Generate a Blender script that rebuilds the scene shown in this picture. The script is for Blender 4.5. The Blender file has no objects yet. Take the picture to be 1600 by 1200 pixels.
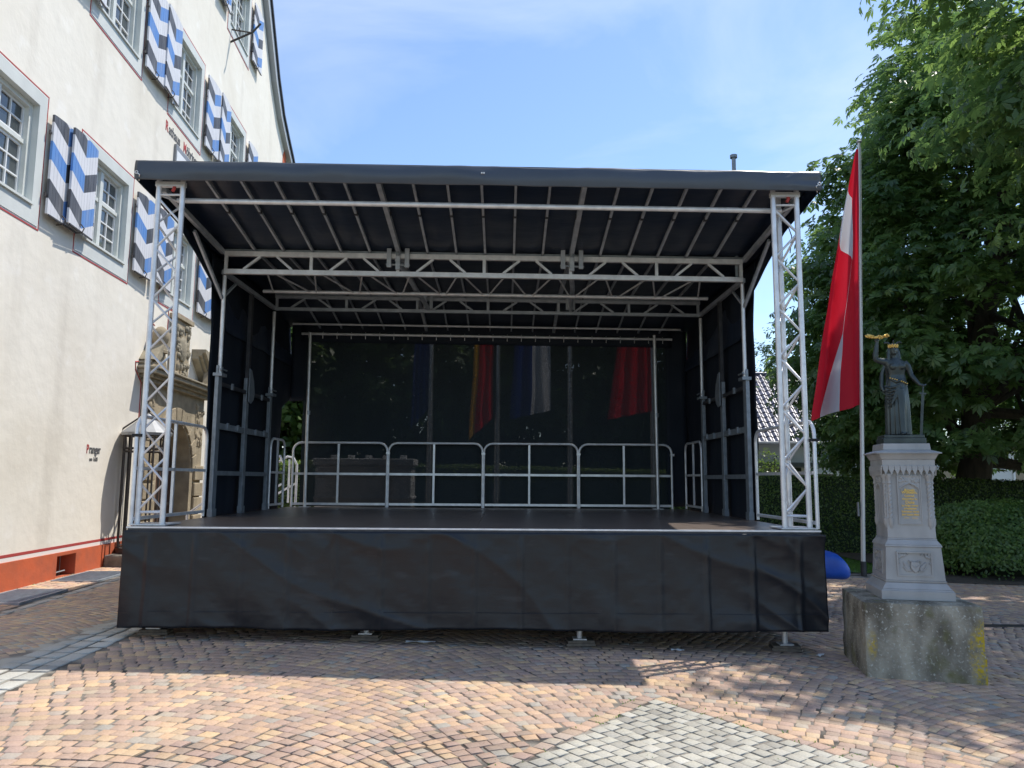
import bpy, bmesh, math, random
import numpy as np
from mathutils import Vector, Matrix, noise
from mathutils.geometry import tessellate_polygon
R = math.radians
rng = random.Random(7)
nrs = np.random.RandomState(11)
S = bpy.context.scene
COL = S.collection

# ------------------------------------------------------------------ camera, sky, sun, exposure
cam_d = bpy.data.cameras.new('camera'); cam = bpy.data.objects.new('camera', cam_d); COL.objects.link(cam)
cam_d.sensor_width = 36; cam_d.lens = 27.0; cam_d.clip_start = .05; cam_d.clip_end = 3000
P_, RO = R(7.1), R(.38)
fwd = Vector((0, math.cos(P_), math.sin(P_))); up0 = Vector((0, -math.sin(P_), math.cos(P_))); rt0 = Vector((1, 0, 0))
rt = rt0 * math.cos(RO) + up0 * math.sin(RO); up = -rt0 * math.sin(RO) + up0 * math.cos(RO)
cam.matrix_world = Matrix(((rt.x, up.x, -fwd.x, 0), (rt.y, up.y, -fwd.y, 0), (rt.z, up.z, -fwd.z, 1.6), (0, 0, 0, 1)))
S.camera = cam

SUN = Vector((.45, .27, 1.0)).normalized()
w = bpy.data.worlds.new('World'); S.world = w; w.use_nodes = True
nt = w.node_tree; bg = nt.nodes['Background']
sky = nt.nodes.new('ShaderNodeTexSky'); sky.sky_type = 'NISHITA'; sky.sun_disc = False
sky.sun_elevation = math.asin(SUN.z); sky.sun_rotation = math.atan2(SUN.x, SUN.y)
sky.air_density = 1.0; sky.dust_density = .35; sky.ozone_density = 3.5
tc = nt.nodes.new('ShaderNodeTexCoord'); mp = nt.nodes.new('ShaderNodeMapping'); mp.inputs['Scale'].default_value = (1.3, 1.0, 3.2)
mp.inputs['Rotation'].default_value = (0, R(18), R(25))
nz = nt.nodes.new('ShaderNodeTexNoise'); nz.inputs['Scale'].default_value = 1.7; nz.inputs['Detail'].default_value = 7; nz.inputs['Roughness'].default_value = .55
nz.inputs['Distortion'].default_value = .5
rp = nt.nodes.new('ShaderNodeValToRGB'); rp.color_ramp.elements[0].position = .47; rp.color_ramp.elements[1].position = .80
rp.color_ramp.elements[0].color = (0, 0, 0, 1); rp.color_ramp.elements[1].color = (.5, .5, .5, 1)
mx = nt.nodes.new('ShaderNodeMix'); mx.data_type = 'RGBA'; mx.inputs[7].default_value = (4.6, 5.0, 5.6, 1)
L = nt.links.new
L(tc.outputs['Generated'], mp.inputs['Vector']); L(mp.outputs[0], nz.inputs['Vector']); L(nz.outputs[0], rp.inputs[0])
L(rp.outputs[0], mx.inputs[0]); L(sky.outputs[0], mx.inputs[6]); L(mx.outputs[2], bg.inputs[0])
bg.inputs[1].default_value = .118

sl = bpy.data.lights.new('sun', 'SUN'); sun = bpy.data.objects.new('sun', sl); COL.objects.link(sun)
sl.energy = 2.6; sl.angle = R(.55); sl.color = (1, .95, .87)
sun.rotation_euler = (-SUN).to_track_quat('-Z', 'Y').to_euler(); sun.location = (10, 6, 30)
S.view_settings.view_transform = 'Standard'; S.view_settings.look = 'None'
S.view_settings.exposure = 0.98; S.view_settings.gamma = 1
S.render.resolution_x = 1024; S.render.resolution_y = 768

# ------------------------------------------------------------------ materials
def hexc(h):
    h = h.lstrip('#'); c = [int(h[i:i + 2], 16) / 255 for i in (0, 2, 4)]
    return tuple(((x / 12.92) if x <= .04045 else ((x + .055) / 1.055) ** 2.4) for x in c) + (1,)
def C4(c): return hexc(c) if isinstance(c, str) else (tuple(c) + (1,) if len(c) == 3 else c)
MATS = {}
def mat(name, col, rough=.6, metal=0., col2=None, vs=3., lo=.35, hi=.65, bump=0., bs=30., spec=.5, detail=5., trans=0., vec='Object', stretch=None):
    m = bpy.data.materials.new(name); m.use_nodes = True; n = m.node_tree.nodes; l = m.node_tree.links.new
    b = n['Principled BSDF']; b.inputs['Roughness'].default_value = rough; b.inputs['Metallic'].default_value = metal
    b.inputs['Specular IOR Level'].default_value = spec
    b.inputs['Base Color'].default_value = C4(col)
    t = n.new('ShaderNodeTexCoord'); src = t.outputs[vec]
    if stretch:
        q = n.new('ShaderNodeMapping'); q.inputs['Scale'].default_value = stretch; l(src, q.inputs[0]); src = q.outputs[0]
    if col2 is not None:
        z = n.new('ShaderNodeTexNoise'); z.inputs['Scale'].default_value = vs; z.inputs['Detail'].default_value = detail; l(src, z.inputs['Vector'])
        r = n.new('ShaderNodeValToRGB'); r.color_ramp.elements[0].position = lo; r.color_ramp.elements[1].position = hi
        r.color_ramp.elements[0].color = C4(col); r.color_ramp.elements[1].color = C4(col2)
        l(z.outputs[0], r.inputs[0]); l(r.outputs[0], b.inputs['Base Color'])
    if bump:
        z2 = n.new('ShaderNodeTexNoise'); z2.inputs['Scale'].default_value = bs; z2.inputs['Detail'].default_value = 6; l(src, z2.inputs['Vector'])
        u = n.new('ShaderNodeBump'); u.inputs['Strength'].default_value = bump; u.inputs['Distance'].default_value = .02
        l(z2.outputs[0], u.inputs['Height']); l(u.outputs[0], b.inputs['Normal'])
    MATS[name] = m; return m
def node_mix(m, a, b_, fac):
    n = m.node_tree.nodes; x = n.new('ShaderNodeMix'); x.data_type = 'RGBA'
    l = m.node_tree.links.new
    for s, i in ((fac, 0), (a, 6), (b_, 7)):
        if hasattr(s, 'links') or hasattr(s, 'is_linked'): l(s, x.inputs[i])
        else: x.inputs[i].default_value = s
    return x.outputs[2]
def ramp_mat(name, stops, src, rough=.75, bump=.25, bs=60., fine=.30, speck=70., spec=.4):
    """colour picked per piece: src = 'obj' (Object Info random) or 'attr' (attribute rnd)"""
    m = mat(name, (.3, .3, .3), rough, bump=bump, bs=bs, spec=spec); n = m.node_tree.nodes; l = m.node_tree.links.new
    if src == 'obj': o = n.new('ShaderNodeObjectInfo').outputs['Random']
    else:
        a = n.new('ShaderNodeAttribute'); a.attribute_name = 'rnd'; o = a.outputs['Fac']
    r = n.new('ShaderNodeValToRGB'); r.color_ramp.interpolation = 'LINEAR'
    e = r.color_ramp.elements
    while len(e) < len(stops): e.new(.5)
    for i, (p, c) in enumerate(stops): e[i].position = p; e[i].color = C4(c)
    l(o, r.inputs[0])
    g = n.new('ShaderNodeNewGeometry')
    z = n.new('ShaderNodeTexNoise'); z.inputs['Scale'].default_value = speck; z.inputs['Detail'].default_value = 6; l(g.outputs['Position'], z.inputs['Vector'])
    z3 = n.new('ShaderNodeTexNoise'); z3.inputs['Scale'].default_value = 1.1; z3.inputs['Detail'].default_value = 5; l(g.outputs['Position'], z3.inputs['Vector'])
    mm = n.new('ShaderNodeMath'); mm.operation = 'MULTIPLY_ADD'; l(z.outputs[0], mm.inputs[0]); mm.inputs[1].default_value = fine * 2; mm.inputs[2].default_value = 1 - fine
    m3 = n.new('ShaderNodeMath'); m3.operation = 'MULTIPLY_ADD'; l(z3.outputs[0], m3.inputs[0]); m3.inputs[1].default_value = .7; m3.inputs[2].default_value = .65
    m4 = n.new('ShaderNodeMath'); m4.operation = 'MULTIPLY'; l(mm.outputs[0], m4.inputs[0]); l(m3.outputs[0], m4.inputs[1])
    v = n.new('ShaderNodeVectorMath'); v.operation = 'SCALE'; l(r.outputs[0], v.inputs[0]); l(m4.outputs[0], v.inputs['Scale'])
    l(v.outputs[0], n['Principled BSDF'].inputs['Base Color'])
    return m
def leaf_mat(name, c1, c2, trans=.48, rough=.36):
    m = bpy.data.materials.new(name); m.use_nodes = True; n = m.node_tree.nodes; l = m.node_tree.links.new
    b = n['Principled BSDF']; b.inputs['Roughness'].default_value = rough; b.inputs['Specular IOR Level'].default_value = .55
    a = n.new('ShaderNodeAttribute'); a.attribute_name = 'rnd'
    r = n.new('ShaderNodeValToRGB'); r.color_ramp.elements[0].color = C4(c1); r.color_ramp.elements[1].color = C4(c2)
    l(a.outputs['Fac'], r.inputs[0]); l(r.outputs[0], b.inputs['Base Color'])
    t = n.new('ShaderNodeBsdfTranslucent'); hs = n.new('ShaderNodeHueSaturation'); hs.inputs['Hue'].default_value = .47; hs.inputs['Value'].default_value = 2.0; hs.inputs['Saturation'].default_value = 1.1
    l(r.outputs[0], hs.inputs['Color']); l(hs.outputs[0], t.inputs[0])
    x = n.new('ShaderNodeMixShader'); x.inputs[0].default_value = trans
    l(b.outputs[0], x.inputs[1]); l(t.outputs[0], x.inputs[2]); l(x.outputs[0], n['Material Output'].inputs[0])
    MATS[name] = m; return m

mat('alu', (.80, .80, .80), .34, .35, (.64, .64, .65), 9, bump=.05, bs=80)
mat('alu_dull', (.46, .49, .53), .42, .3, (.34, .37, .41), 8)
mat('steel', (.27, .30, .33), .5, .4, (.20, .23, .25), 12, bump=.1, bs=60)
mat('dark_steel', (.07, .07, .075), .5, .4, (.045, .045, .05), 10)
mat('tarp', (.007, .016, .038), .42, 0, (.016, .025, .045), 2.5, bump=.6, bs=2.6, spec=.6, stretch=(.5, 1.6, 1))
mat('tarp_skirt', (.0085, .0105, .0145), .36, 0, (.034, .037, .043), 6, lo=.60, hi=.90, bump=.30, bs=5, spec=.42, stretch=(.5, 1, 1.4), detail=10)
mat('tarp_fascia', (.050, .059, .074), .38, 0, (.060, .069, .084), 2, bump=.22, bs=4, spec=.6)
mat('tarp_matt', (.009, .014, .024), .7, 0, (.014, .019, .030), 2, bump=.3, bs=3, spec=.3)
mat('deck_ply', (.19, .145, .12), .33, 0, (.12, .095, .08), 4, bump=.08, bs=90, spec=.5, stretch=(1, 6, 1))
mat('wood_block', (.20, .16, .12), .8, 0, (.12, .10, .08), 14, bump=.3, bs=40)
mat('paper', (.75, .75, .74), .7)
m = mat('plaster', (.78, .755, .69), .9, bump=.55, bs=3.5, spec=.2)
n = m.node_tree.nodes; l = m.node_tree.links.new; t = n.new('ShaderNodeTexCoord').outputs['Object']
def nz1(sc, lo, hi, det=8, st=None, amp=1.):
    z = n.new('ShaderNodeTexNoise'); z.inputs['Scale'].default_value = sc; z.inputs['Detail'].default_value = det
    q = n.new('ShaderNodeMapping'); q.inputs['Scale'].default_value = st or (1, 1, 1); l(t, q.inputs[0]); l(q.outputs[0], z.inputs[0])
    r = n.new('ShaderNodeMapRange'); r.inputs['From Min'].default_value = lo; r.inputs['From Max'].default_value = hi; r.inputs['To Max'].default_value = amp; l(z.outputs[0], r.inputs[0]); return r.outputs[0]
c = node_mix(m, C4((.84, .79, .69)), C4((.74, .68, .57)), nz1(.6, .42, .80))
c = node_mix(m, c, C4((.56, .51, .43)), nz1(1.6, .54, .80, 9, (1, 1, .16), .6))     # rain streaks
c = node_mix(m, c, C4((.88, .84, .76)), nz1(2.2, .60, .70, 4, (1, 1, 1), .7))       # patched spots
c = node_mix(m, c, C4((.58, .44, .34)), nz1(.35, .60, .75, 8, (1, 1, .5), .4))      # faint reddish stains
l(c, n['Principled BSDF'].inputs['Base Color'])
mat('plinth_red', (.58, .135, .06), .85, 0, (.40, .12, .07), 3.0, lo=.40, hi=.75, bump=.4, bs=8, spec=.2, detail=9)
mat('red_line', (.42, .055, .05), .8)
mat('white_line', (.80, .78, .74), .85)
mat('stone_grey', (.66, .68, .645), .8, 0, (.60, .62, .59), 3, bump=.1, bs=30, spec=.3)
mat('window_paint', (.68, .69, .64), .5, 0, (.61, .63, .58), 5)
mat('white_paint', (.78, .78, .76), .5)
mat('sandstone', (.42, .345, .235), .88, 0, (.29, .24, .165), 3.5, bump=.5, bs=25, spec=.2)
mat('sandstone_dark', (.27, .235, .17), .88, 0, (.38, .33, .24), 5, bump=.4, bs=25, spec=.2)
mat('door_wood', (.11, .055, .035), .6, 0, (.07, .035, .025), 8, bump=.2, bs=30, stretch=(6, 1, 1))
mat('iron', (.055, .05, .048), .55, .5, (.09, .075, .065), 14, bump=.15, bs=60)
mat('zinc', (.30, .305, .31), .55, .3, (.25, .255, .26), 6)
mat('glass', (.035, .045, .05), .06, 0, (.08, .09, .09), 1.2, spec=.9)
mat('roof_edge', (.42, .44, .46), .6)
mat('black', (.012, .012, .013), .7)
mat('text_dark', (.10, .10, .10), .8)
mat('grate_steel', (.36, .41, .46), .5, .3, (.28, .32, .36), 10)
mat('rough_step', (.20, .18, .15), .9, 0, (.12, .11, .09), 8, bump=.6, bs=18)
mat('iron_paint', (.385, .375, .36), .42, 0, (.27, .262, .25), 5, lo=.42, hi=.80, bump=.10, bs=50, spec=.5, stretch=(1, 1, .45), detail=9)
mat('gold', (.75, .50, .14), .35, .8)
mat('bronze', (.040, .050, .050), .34, .5, (.075, .092, .088), 6, lo=.4, hi=.75, bump=.12, bs=60)
mat('pole_white', (.66, .66, .65), .35, .3)
mat('flag_red', (.80, .02, .045), .7); mat('flag_white', (.74, .74, .78), .7)
mat('flag_gold', (.75, .45, .04), .7); mat('flag_blue', (.02, .05, .28), .7); mat('flag_black', (.012, .012, .012), .7)
for nm in ('flag_red', 'flag_white', 'flag_gold', 'flag_blue'):
    m = MATS[nm]; n = m.node_tree.nodes; l = m.node_tree.links.new; b = n['Principled BSDF']
    t = n.new('ShaderNodeBsdfTranslucent'); t.inputs[0].default_value = b.inputs['Base Color'].default_value; x = n.new('ShaderNodeMixShader'); x.inputs[0].default_value = .55
    l(b.outputs[0], x.inputs[1]); l(t.outputs[0], x.inputs[2]); l(x.outputs[0], n['Material Output'].inputs[0])
mat('blue_cover', (.012, .10, .52), .45, 0, (.01, .075, .40), 4, bump=.3, bs=7)
mat('bark', (.10, .085, .065), .9, 0, (.055, .047, .038), 9, bump=.8, bs=16, stretch=(1, 1, .3))
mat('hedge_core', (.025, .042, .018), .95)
mat('soil', (.085, .065, .045), .95, 0, (.05, .042, .03), 7, bump=.8, bs=30)
mat('grass_base', (.06, .12, .028), .95, 0, (.045, .09, .022), 3, bump=.6, bs=60)
mat('joint_sand', (.30, .265, .22), .95, 0, (.07, .062, .052), 2.6, lo=.40, hi=.60, bump=.5, bs=120)
mat('far_ground', (.10, .12, .06), .95, 0, (.14, .12, .09), .2)
mat('house_wall', (.72, .72, .70), .85, 0, (.66, .66, .64), 1)
mat('grey_block', (.74, .74, .73), .8, 0, (.56, .56, .55), 4, bump=.3, bs=20)
for nm, a in (('leaf_chestnut', ((.060, .125, .045), (.14, .24, .075))), ('leaf_back', ((.04, .09, .024), (.10, .18, .04))),
              ('leaf_hedge', ((.065, .130, .034), (.15, .23, .065))), ('leaf_bush', ((.075, .150, .042), (.18, .28, .08))), ('leaf_fir', ((.018, .038, .016), (.035, .065, .025)))):
    leaf_mat(nm, *a)
leaf_mat('grass_blade', (.06, .15, .02), (.12, .24, .04), .3)
red_stops = [(0, '#a89080'), (.18, '#b79b86'), (.34, '#c6a686'), (.5, '#ad9385'), (.64, '#a08c7c'), (.78, '#cdae88'), (.9, '#a39c91'), (1, '#ba9b86')]
gr_stops = [(0, '#a8a397'), (.3, '#b9b4a6'), (.6, '#afaa9c'), (.85, '#9c978c'), (1, '#c2bdb0')]
for s in ('obj', 'attr'):
    ramp_mat('sett_' + s, red_stops, s, spec=.35); ramp_mat('granite_' + s, gr_stops, s, rough=.8)
ramp_mat('band_obj', [(0, '#a9a79f'), (.5, '#bdbab0'), (1, '#9f9d97')], 'obj', rough=.8)
ramp_mat('tile_obj', [(0, '#5a5660'), (.5, '#6d6870'), (1, '#4e4b54')], 'obj', rough=.28, fine=.15, spec=.7)
ramp_mat('tile_attr', [(0, '#5a5660'), (.5, '#6d6870'), (1, '#4e4b54')], 'attr', rough=.28, fine=.15, spec=.7)

# weathered concrete with lichen
m = mat('concrete', (.30, .285, .25), .92, bump=.7, bs=26, spec=.2); n = m.node_tree.nodes; l = m.node_tree.links.new
t = n.new('ShaderNodeTexCoord').outputs['Object']
def nzr(sc, lo, hi, det=8, st=None):
    z = n.new('ShaderNodeTexNoise'); z.inputs['Scale'].default_value = sc; z.inputs['Detail'].default_value = det
    if st:
        q = n.new('ShaderNodeMapping'); q.inputs['Scale'].default_value = st; l(t, q.inputs[0]); l(q.outputs[0], z.inputs[0])
    else: l(t, z.inputs[0])
    r = n.new('ShaderNodeMapRange'); r.inputs['From Min'].default_value = lo; r.inputs['From Max'].default_value = hi; l(z.outputs[0], r.inputs[0]); return r.outputs[0]
c = node_mix(m, C4((.42, .375, .29)), C4((.13, .113, .085)), nzr(4.2, .36, .64, 11, (1, 1, .5)))
c = node_mix(m, c, C4((.52, .50, .43)), nzr(40, .58, .70, 6))
c = node_mix(m, c, C4((.15, .14, .055)), nzr(5, .56, .74))
sx = n.new('ShaderNodeSeparateXYZ'); l(t, sx.inputs[0])
def mth(op, a, b_=None, cl=False):
    q = n.new('ShaderNodeMath'); q.operation = op; q.use_clamp = cl
    for i, s in enumerate((a, b_)):
        if s is None: continue
        if isinstance(s, (int, float)): q.inputs[i].default_value = s
        else: l(s, q.inputs[i])
    return q.outputs[0]
# yellow lichen patch on the lower right of the front face, a smaller one at the left corner
def blob(cx, cz, rx, rz):
    a = mth('POWER', mth('DIVIDE', mth('SUBTRACT', sx.outputs[0], cx), rx), 2); b2 = mth('POWER', mth('DIVIDE', mth('SUBTRACT', sx.outputs[2], cz), rz), 2)
    return mth('SUBTRACT', 1.0, mth('ADD', a, b2), True)
li = mth('ADD', blob(.50, .24, .17, .34), mth('MULTIPLY', blob(-.44, .30, .05, .16), .4))
li = mth('MULTIPLY', mth('MULTIPLY', li, 2.0), mth('MULTIPLY', nzr(7, .30, .60, 10), nzr(45, .36, .60, 5)), True)
c = node_mix(m, c, C4((.52, .36, .03)), li)
l(c, n['Principled BSDF'].inputs['Base Color'])

# shutters: black / white / blue chevrons painted on the boards (object space)
m = mat('shutter_paint', (.7, .7, .7), .55); n = m.node_tree.nodes; l = m.node_tree.links.new
t = n.new('ShaderNodeTexCoord').outputs['Object']; sx = n.new('ShaderNodeSeparateXYZ'); l(t, sx.inputs[0])
ph = mth('SUBTRACT', sx.outputs[2], mth('MULTIPLY', mth('ABSOLUTE', mth('SUBTRACT', sx.outputs[0], .435)), .44))
ph = mth('FRACT', mth('ADD', mth('DIVIDE', mth('ADD', ph, 11.56), 1.16), mth('MULTIPLY', mth('GREATER_THAN', sx.outputs[0], .435), .5)))
r = n.new('ShaderNodeValToRGB'); r.color_ramp.interpolation = 'CONSTANT'; e = r.color_ramp.elements; e.new(.5); e.new(.75)
for i, (p, cc) in enumerate(((0, (.060, .060, .068)), (.25, (.72, .71, .72)), (.5, (.105, .255, .58)), (.75, (.72, .71, .72)))): e[i].position = p; e[i].color = C4(cc)
l(ph, r.inputs[0])
l(node_mix(m, r.outputs[0], C4((.42, .42, .42)), mth('MULTIPLY', nzr(5, .42, .78, 9, (1, 1, .3)), .32)), n['Principled BSDF'].inputs['Base Color'])   # faded, weathered paint

# rear gauze: a real net, most of it thread, the rest holes
m = bpy.data.materials.new('gauze'); m.use_nodes = True; MATS['gauze'] = m; n = m.node_tree.nodes; l = m.node_tree.links.new
b = n['Principled BSDF']; b.inputs['Base Color'].default_value = (.024, .031, .037, 1); b.inputs['Roughness'].default_value = .8; b.inputs['Specular IOR Level'].default_value = .2
t = n.new('ShaderNodeTexCoord').outputs['Object']
q = n.new('ShaderNodeMapping'); q.inputs['Scale'].default_value = (1, 1, 2.2); l(t, q.inputs[0])
z = n.new('ShaderNodeTexNoise'); z.inputs['Scale'].default_value = 55; z.inputs['Detail'].default_value = 2; l(q.outputs[0], z.inputs[0])
mr = n.new('ShaderNodeMapRange'); mr.inputs['From Min'].default_value = .3; mr.inputs['From Max'].default_value = .7; mr.inputs['To Min'].default_value = .0; mr.inputs['To Max'].default_value = .125; l(z.outputs[0], mr.inputs[0])
tr = n.new('ShaderNodeBsdfTransparent'); x = n.new('ShaderNodeMixShader'); l(mr.outputs[0], x.inputs[0]); l(b.outputs[0], x.inputs[1]); l(tr.outputs[0], x.inputs[2]); l(x.outputs[0], n['Material Output'].inputs[0])

# ------------------------------------------------------------------ mesh helpers
class MB:
    def __init__(s): s.v = []; s.f = []
    def add(s, vs, fs):
        o = len(s.v); s.v += [tuple(p) for p in vs]; s.f += [tuple(i + o for i in f) for f in fs]; return s
    def box(s, x0, x1, y0, y1, z0, z1):
        return s.add([(x0, y0, z0), (x1, y0, z0), (x1, y1, z0), (x0, y1, z0), (x0, y0, z1), (x1, y0, z1), (x1, y1, z1), (x0, y1, z1)],
                     [(0, 3, 2, 1), (4, 5, 6, 7), (0, 1, 5, 4), (1, 2, 6, 5), (2, 3, 7, 6), (3, 0, 4, 7)])
    def frustum(s, h0, z0, h1, z1, cx=0, cy=0):
        a = [(cx + i * h0, cy + j * h0, z0) for i, j in ((-1, -1), (1, -1), (1, 1), (-1, 1))] + [(cx + i * h1, cy + j * h1, z1) for i, j in ((-1, -1), (1, -1), (1, 1), (-1, 1))]
        return s.add(a, [(0, 3, 2, 1), (4, 5, 6, 7), (0, 1, 5, 4), (1, 2, 6, 5), (2, 3, 7, 6), (3, 0, 4, 7)])
    def bar(s, p0, p1, a, b, upv=(0, 0, 1)):
        p0 = Vector(p0); p1 = Vector(p1); d = (p1 - p0).normalized(); u = Vector(upv)
        if abs(d.dot(u)) > .98: u = Vector((0, 1, 0))
        x = d.cross(u).normalized() * a / 2; y = x.cross(d).normalized() * b / 2
        q = [p0 - x - y, p0 + x - y, p0 + x + y, p0 - x + y, p1 - x - y, p1 + x - y, p1 + x + y, p1 - x + y]
        return s.add(q, [(0, 3, 2, 1), (4, 5, 6, 7), (0, 1, 5, 4), (1, 2, 6, 5), (2, 3, 7, 6), (3, 0, 4, 7)])
    def tube(s, p0, p1, r, n=8, r1=None): return s.path([p0, p1], [r, r if r1 is None else r1], n)
    def path(s, pts, r, n=8, closed=False, caps=True):
        pts = [Vector(p) for p in pts]; N = len(pts); rs = r if isinstance(r, (list, tuple)) else [r] * N
        tang = []
        for i in range(N):
            a = pts[i - 1] if (i or closed) else pts[i]; b = pts[(i + 1) % N] if (i < N - 1 or closed) else pts[i]
            tang.append((b - a).normalized())
        u = Vector((0, 0, 1)); u = u if abs(tang[0].dot(u)) < .9 else Vector((1, 0, 0))
        x = tang[0].cross(u).normalized(); vs = []
        for i in range(N):
            x = (x - tang[i] * x.dot(tang[i])).normalized(); y = tang[i].cross(x)
            for k in range(n):
                t = 2 * math.pi * k / n; vs.append(pts[i] + (x * math.cos(t) + y * math.sin(t)) * rs[i])
        fs = []
        for i in range(N if closed else N - 1):
            j = (i + 1) % N
            for k in range(n): fs.append((i * n + k, i * n + (k + 1) % n, j * n + (k + 1) % n, j * n + k))
        if caps and not closed: fs += [tuple(range(n))[::-1], tuple((N - 1) * n + k for k in range(n))]
        return s.add(vs, fs)
    def loft(s, rings, caps=True):
        n = len(rings[0]); vs = [p for r in rings for p in r]; fs = []
        for i in range(len(rings) - 1):
            for k in range(n): fs.append((i * n + k, i * n + (k + 1) % n, (i + 1) * n + (k + 1) % n, (i + 1) * n + k))
        if caps: fs += [tuple(range(n))[::-1], tuple((len(rings) - 1) * n + k for k in range(n))]
        return s.add(vs, fs)
    def ell(s, c, r, n=12, m_=8, rot=None):
        rings = []
        for i in range(1, m_):
            t = math.pi * i / m_; z = -math.cos(t); q = math.sin(t)
            rings.append([Vector((q * r[0] * math.cos(2 * math.pi * k / n), q * r[1] * math.sin(2 * math.pi * k / n), z * r[2])) for k in range(n)])
        if rot is not None: rings = [[rot @ p for p in g] for g in rings]
        return s.loft([[p + Vector(c) for p in g] for g in rings])
    def lathe(s, prof, c=(0, 0, 0), n=16):
        return s.loft([[(c[0] + r * math.cos(2 * math.pi * k / n), c[1] + r * math.sin(2 * math.pi * k / n), c[2] + z) for k in range(n)] for r, z in prof])
    def poly(s, loops, f, d0, d1):
        """polygon with holes in 2-D, extruded from depth d0 to d1; f(a, b, d) -> point"""
        flat = [p for lp in loops for p in lp]; tri = tessellate_polygon([[Vector((a, b, 0)) for a, b in lp] for lp in loops])
        N = len(flat); vs = [f(a, b, d0) for a, b in flat] + [f(a, b, d1) for a, b in flat]
        fs = [tuple(t) for t in tri] + [tuple(i + N for i in reversed(t)) for t in tri]; o = 0
        for lp in loops:
            k = len(lp)
            for i in range(k): a, b = o + i, o + (i + 1) % k; fs.append((a, b, b + N, a + N))
            o += k
        return s.add(vs, fs)
    def grid(s, fn, nu, nv):
        vs = [fn(i / nu, j / nv) for j in range(nv + 1) for i in range(nu + 1)]
        return s.add(vs, [(j * (nu + 1) + i, j * (nu + 1) + i + 1, (j + 1) * (nu + 1) + i + 1, (j + 1) * (nu + 1) + i) for j in range(nv) for i in range(nu)])
    def mesh(s, name, m, smooth=False, angle=40, fix=True):
        me = bpy.data.meshes.new(name); me.from_pydata([tuple(p) for p in s.v], [], s.f); me.materials.append(MATS[m])
        if fix:
            bm = bmesh.new(); bm.from_mesh(me); bmesh.ops.recalc_face_normals(bm, faces=bm.faces); bm.to_mesh(me); bm.free()
        if smooth:
            me.polygons.foreach_set('use_smooth', [True] * len(me.polygons)); me.set_sharp_from_angle(angle=R(angle))
        return me
    def build(s, name, m, parent=None, smooth=False, loc=None, angle=40, bevel=0, fix=True, solid=0):
        o = put(name, s.mesh(name, m, smooth, angle, fix), parent, loc)
        if solid: k = o.modifiers.new('solid', 'SOLIDIFY'); k.thickness = solid
        if bevel: k = o.modifiers.new('bevel', 'BEVEL'); k.width = bevel; k.segments = 2; k.limit_method = 'ANGLE'
        return o
def put(name, me, parent=None, loc=None):
    o = bpy.data.objects.new(name, me); COL.objects.link(o)
    if parent: o.parent = parent
    if loc is not None: o.location = loc
    return o
def tag(o, label, cat, group=None):
    o['label'] = label; o['category'] = cat
    if group: o['group'] = group
    return o
def thing(name, label, cat, loc=(0, 0, 0), rz=0, group=None):
    o = bpy.data.objects.new(name, None); COL.objects.link(o); o.location = loc; o.rotation_euler = (0, 0, rz); o.empty_display_size = .1
    return tag(o, label, cat, group)
def struct(o): o['kind'] = 'structure'; return o
def stuff(o): o['kind'] = 'stuff'; return o
def copy_tree(o, parent=None, loc=None):
    c = o.copy(); COL.objects.link(c); c.parent = parent if parent is not None else o.parent
    if loc is not None: c.location = loc
    for ch in [k for k in KIDS.get(o.name, [])]:
        d = ch.copy(); COL.objects.link(d); d.parent = c
    return c
KIDS = {}
def kids(o, lst): KIDS[o.name] = lst; return o
def gz(x): return -.0205 * (max(-14, min(14, x)) + 3.7)
def text_mesh(body, size, m, extrude=.002, sx=1., bold=0., align='LEFT', shear=0):
    cu = bpy.data.curves.new('lettering', 'FONT'); cu.body = body; cu.size = size; cu.extrude = extrude; cu.align_x = align; cu.offset = bold; cu.shear = shear
    o = bpy.data.objects.new('lettering', cu); COL.objects.link(o)
    dg = bpy.context.evaluated_depsgraph_get(); me = bpy.data.meshes.new_from_object(o.evaluated_get(dg))
    bpy.data.objects.remove(o); me.materials.clear(); me.materials.append(MATS[m])
    for v in me.vertices: v.co = (v.co.x * sx, -v.co.z, v.co.y)       # stand the writing up: x right, z up, facing -y
    return me
def np_mesh(name, V, F, m, rnd=None, smooth=False):
    """V (n,3), F (k,4) quads as arrays; rnd one value per face"""
    me = bpy.data.meshes.new(name); nv, nf = len(V), len(F)
    me.vertices.add(nv); me.vertices.foreach_set('co', np.asarray(V, dtype=np.float32).ravel())
    me.loops.add(nf * 4); me.loops.foreach_set('vertex_index', np.asarray(F, dtype=np.int32).ravel())
    me.polygons.add(nf); me.polygons.foreach_set('loop_start', np.arange(nf, dtype=np.int32) * 4)
    if rnd is not None:
        a = me.attributes.new('rnd', 'FLOAT', 'FACE'); a.data.foreach_set('value', np.asarray(rnd, dtype=np.float32))
    me.materials.append(MATS[m]); me.update(calc_edges=True); me.validate()
    if smooth: me.polygons.foreach_set('use_smooth', [True] * nf)
    return me

# ------------------------------------------------------------------ ground and paving
WD = Vector((-.075, 1, 0)).normalized(); WN = Vector((WD.y, -WD.x, 0)); W0 = Vector((-6.03, 0, 0))
def wall_pt(s, off=0., z=0.): return W0 + WD * s + WN * off + Vector((0, 0, z))
def wall_x(y): return -6.03 - .075 * y

xs = [-700, -14, 14, 700]; ys = [-300, 900]
g = MB().add([(x, y, gz(x) - .05) for y in ys for x in xs], [(0, 1, 5, 4), (1, 2, 6, 5), (2, 3, 7, 6)])
struct(g.build('ground', 'far_ground'))
plaza = struct(MB().add([(x, y, gz(x) - .0075) for x, y in ((-14, -4), (12, -4), (12, 15.0), (-14, 22))], [(0, 1, 2, 3)]).build('plaza_paving', 'joint_sand'))

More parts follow.
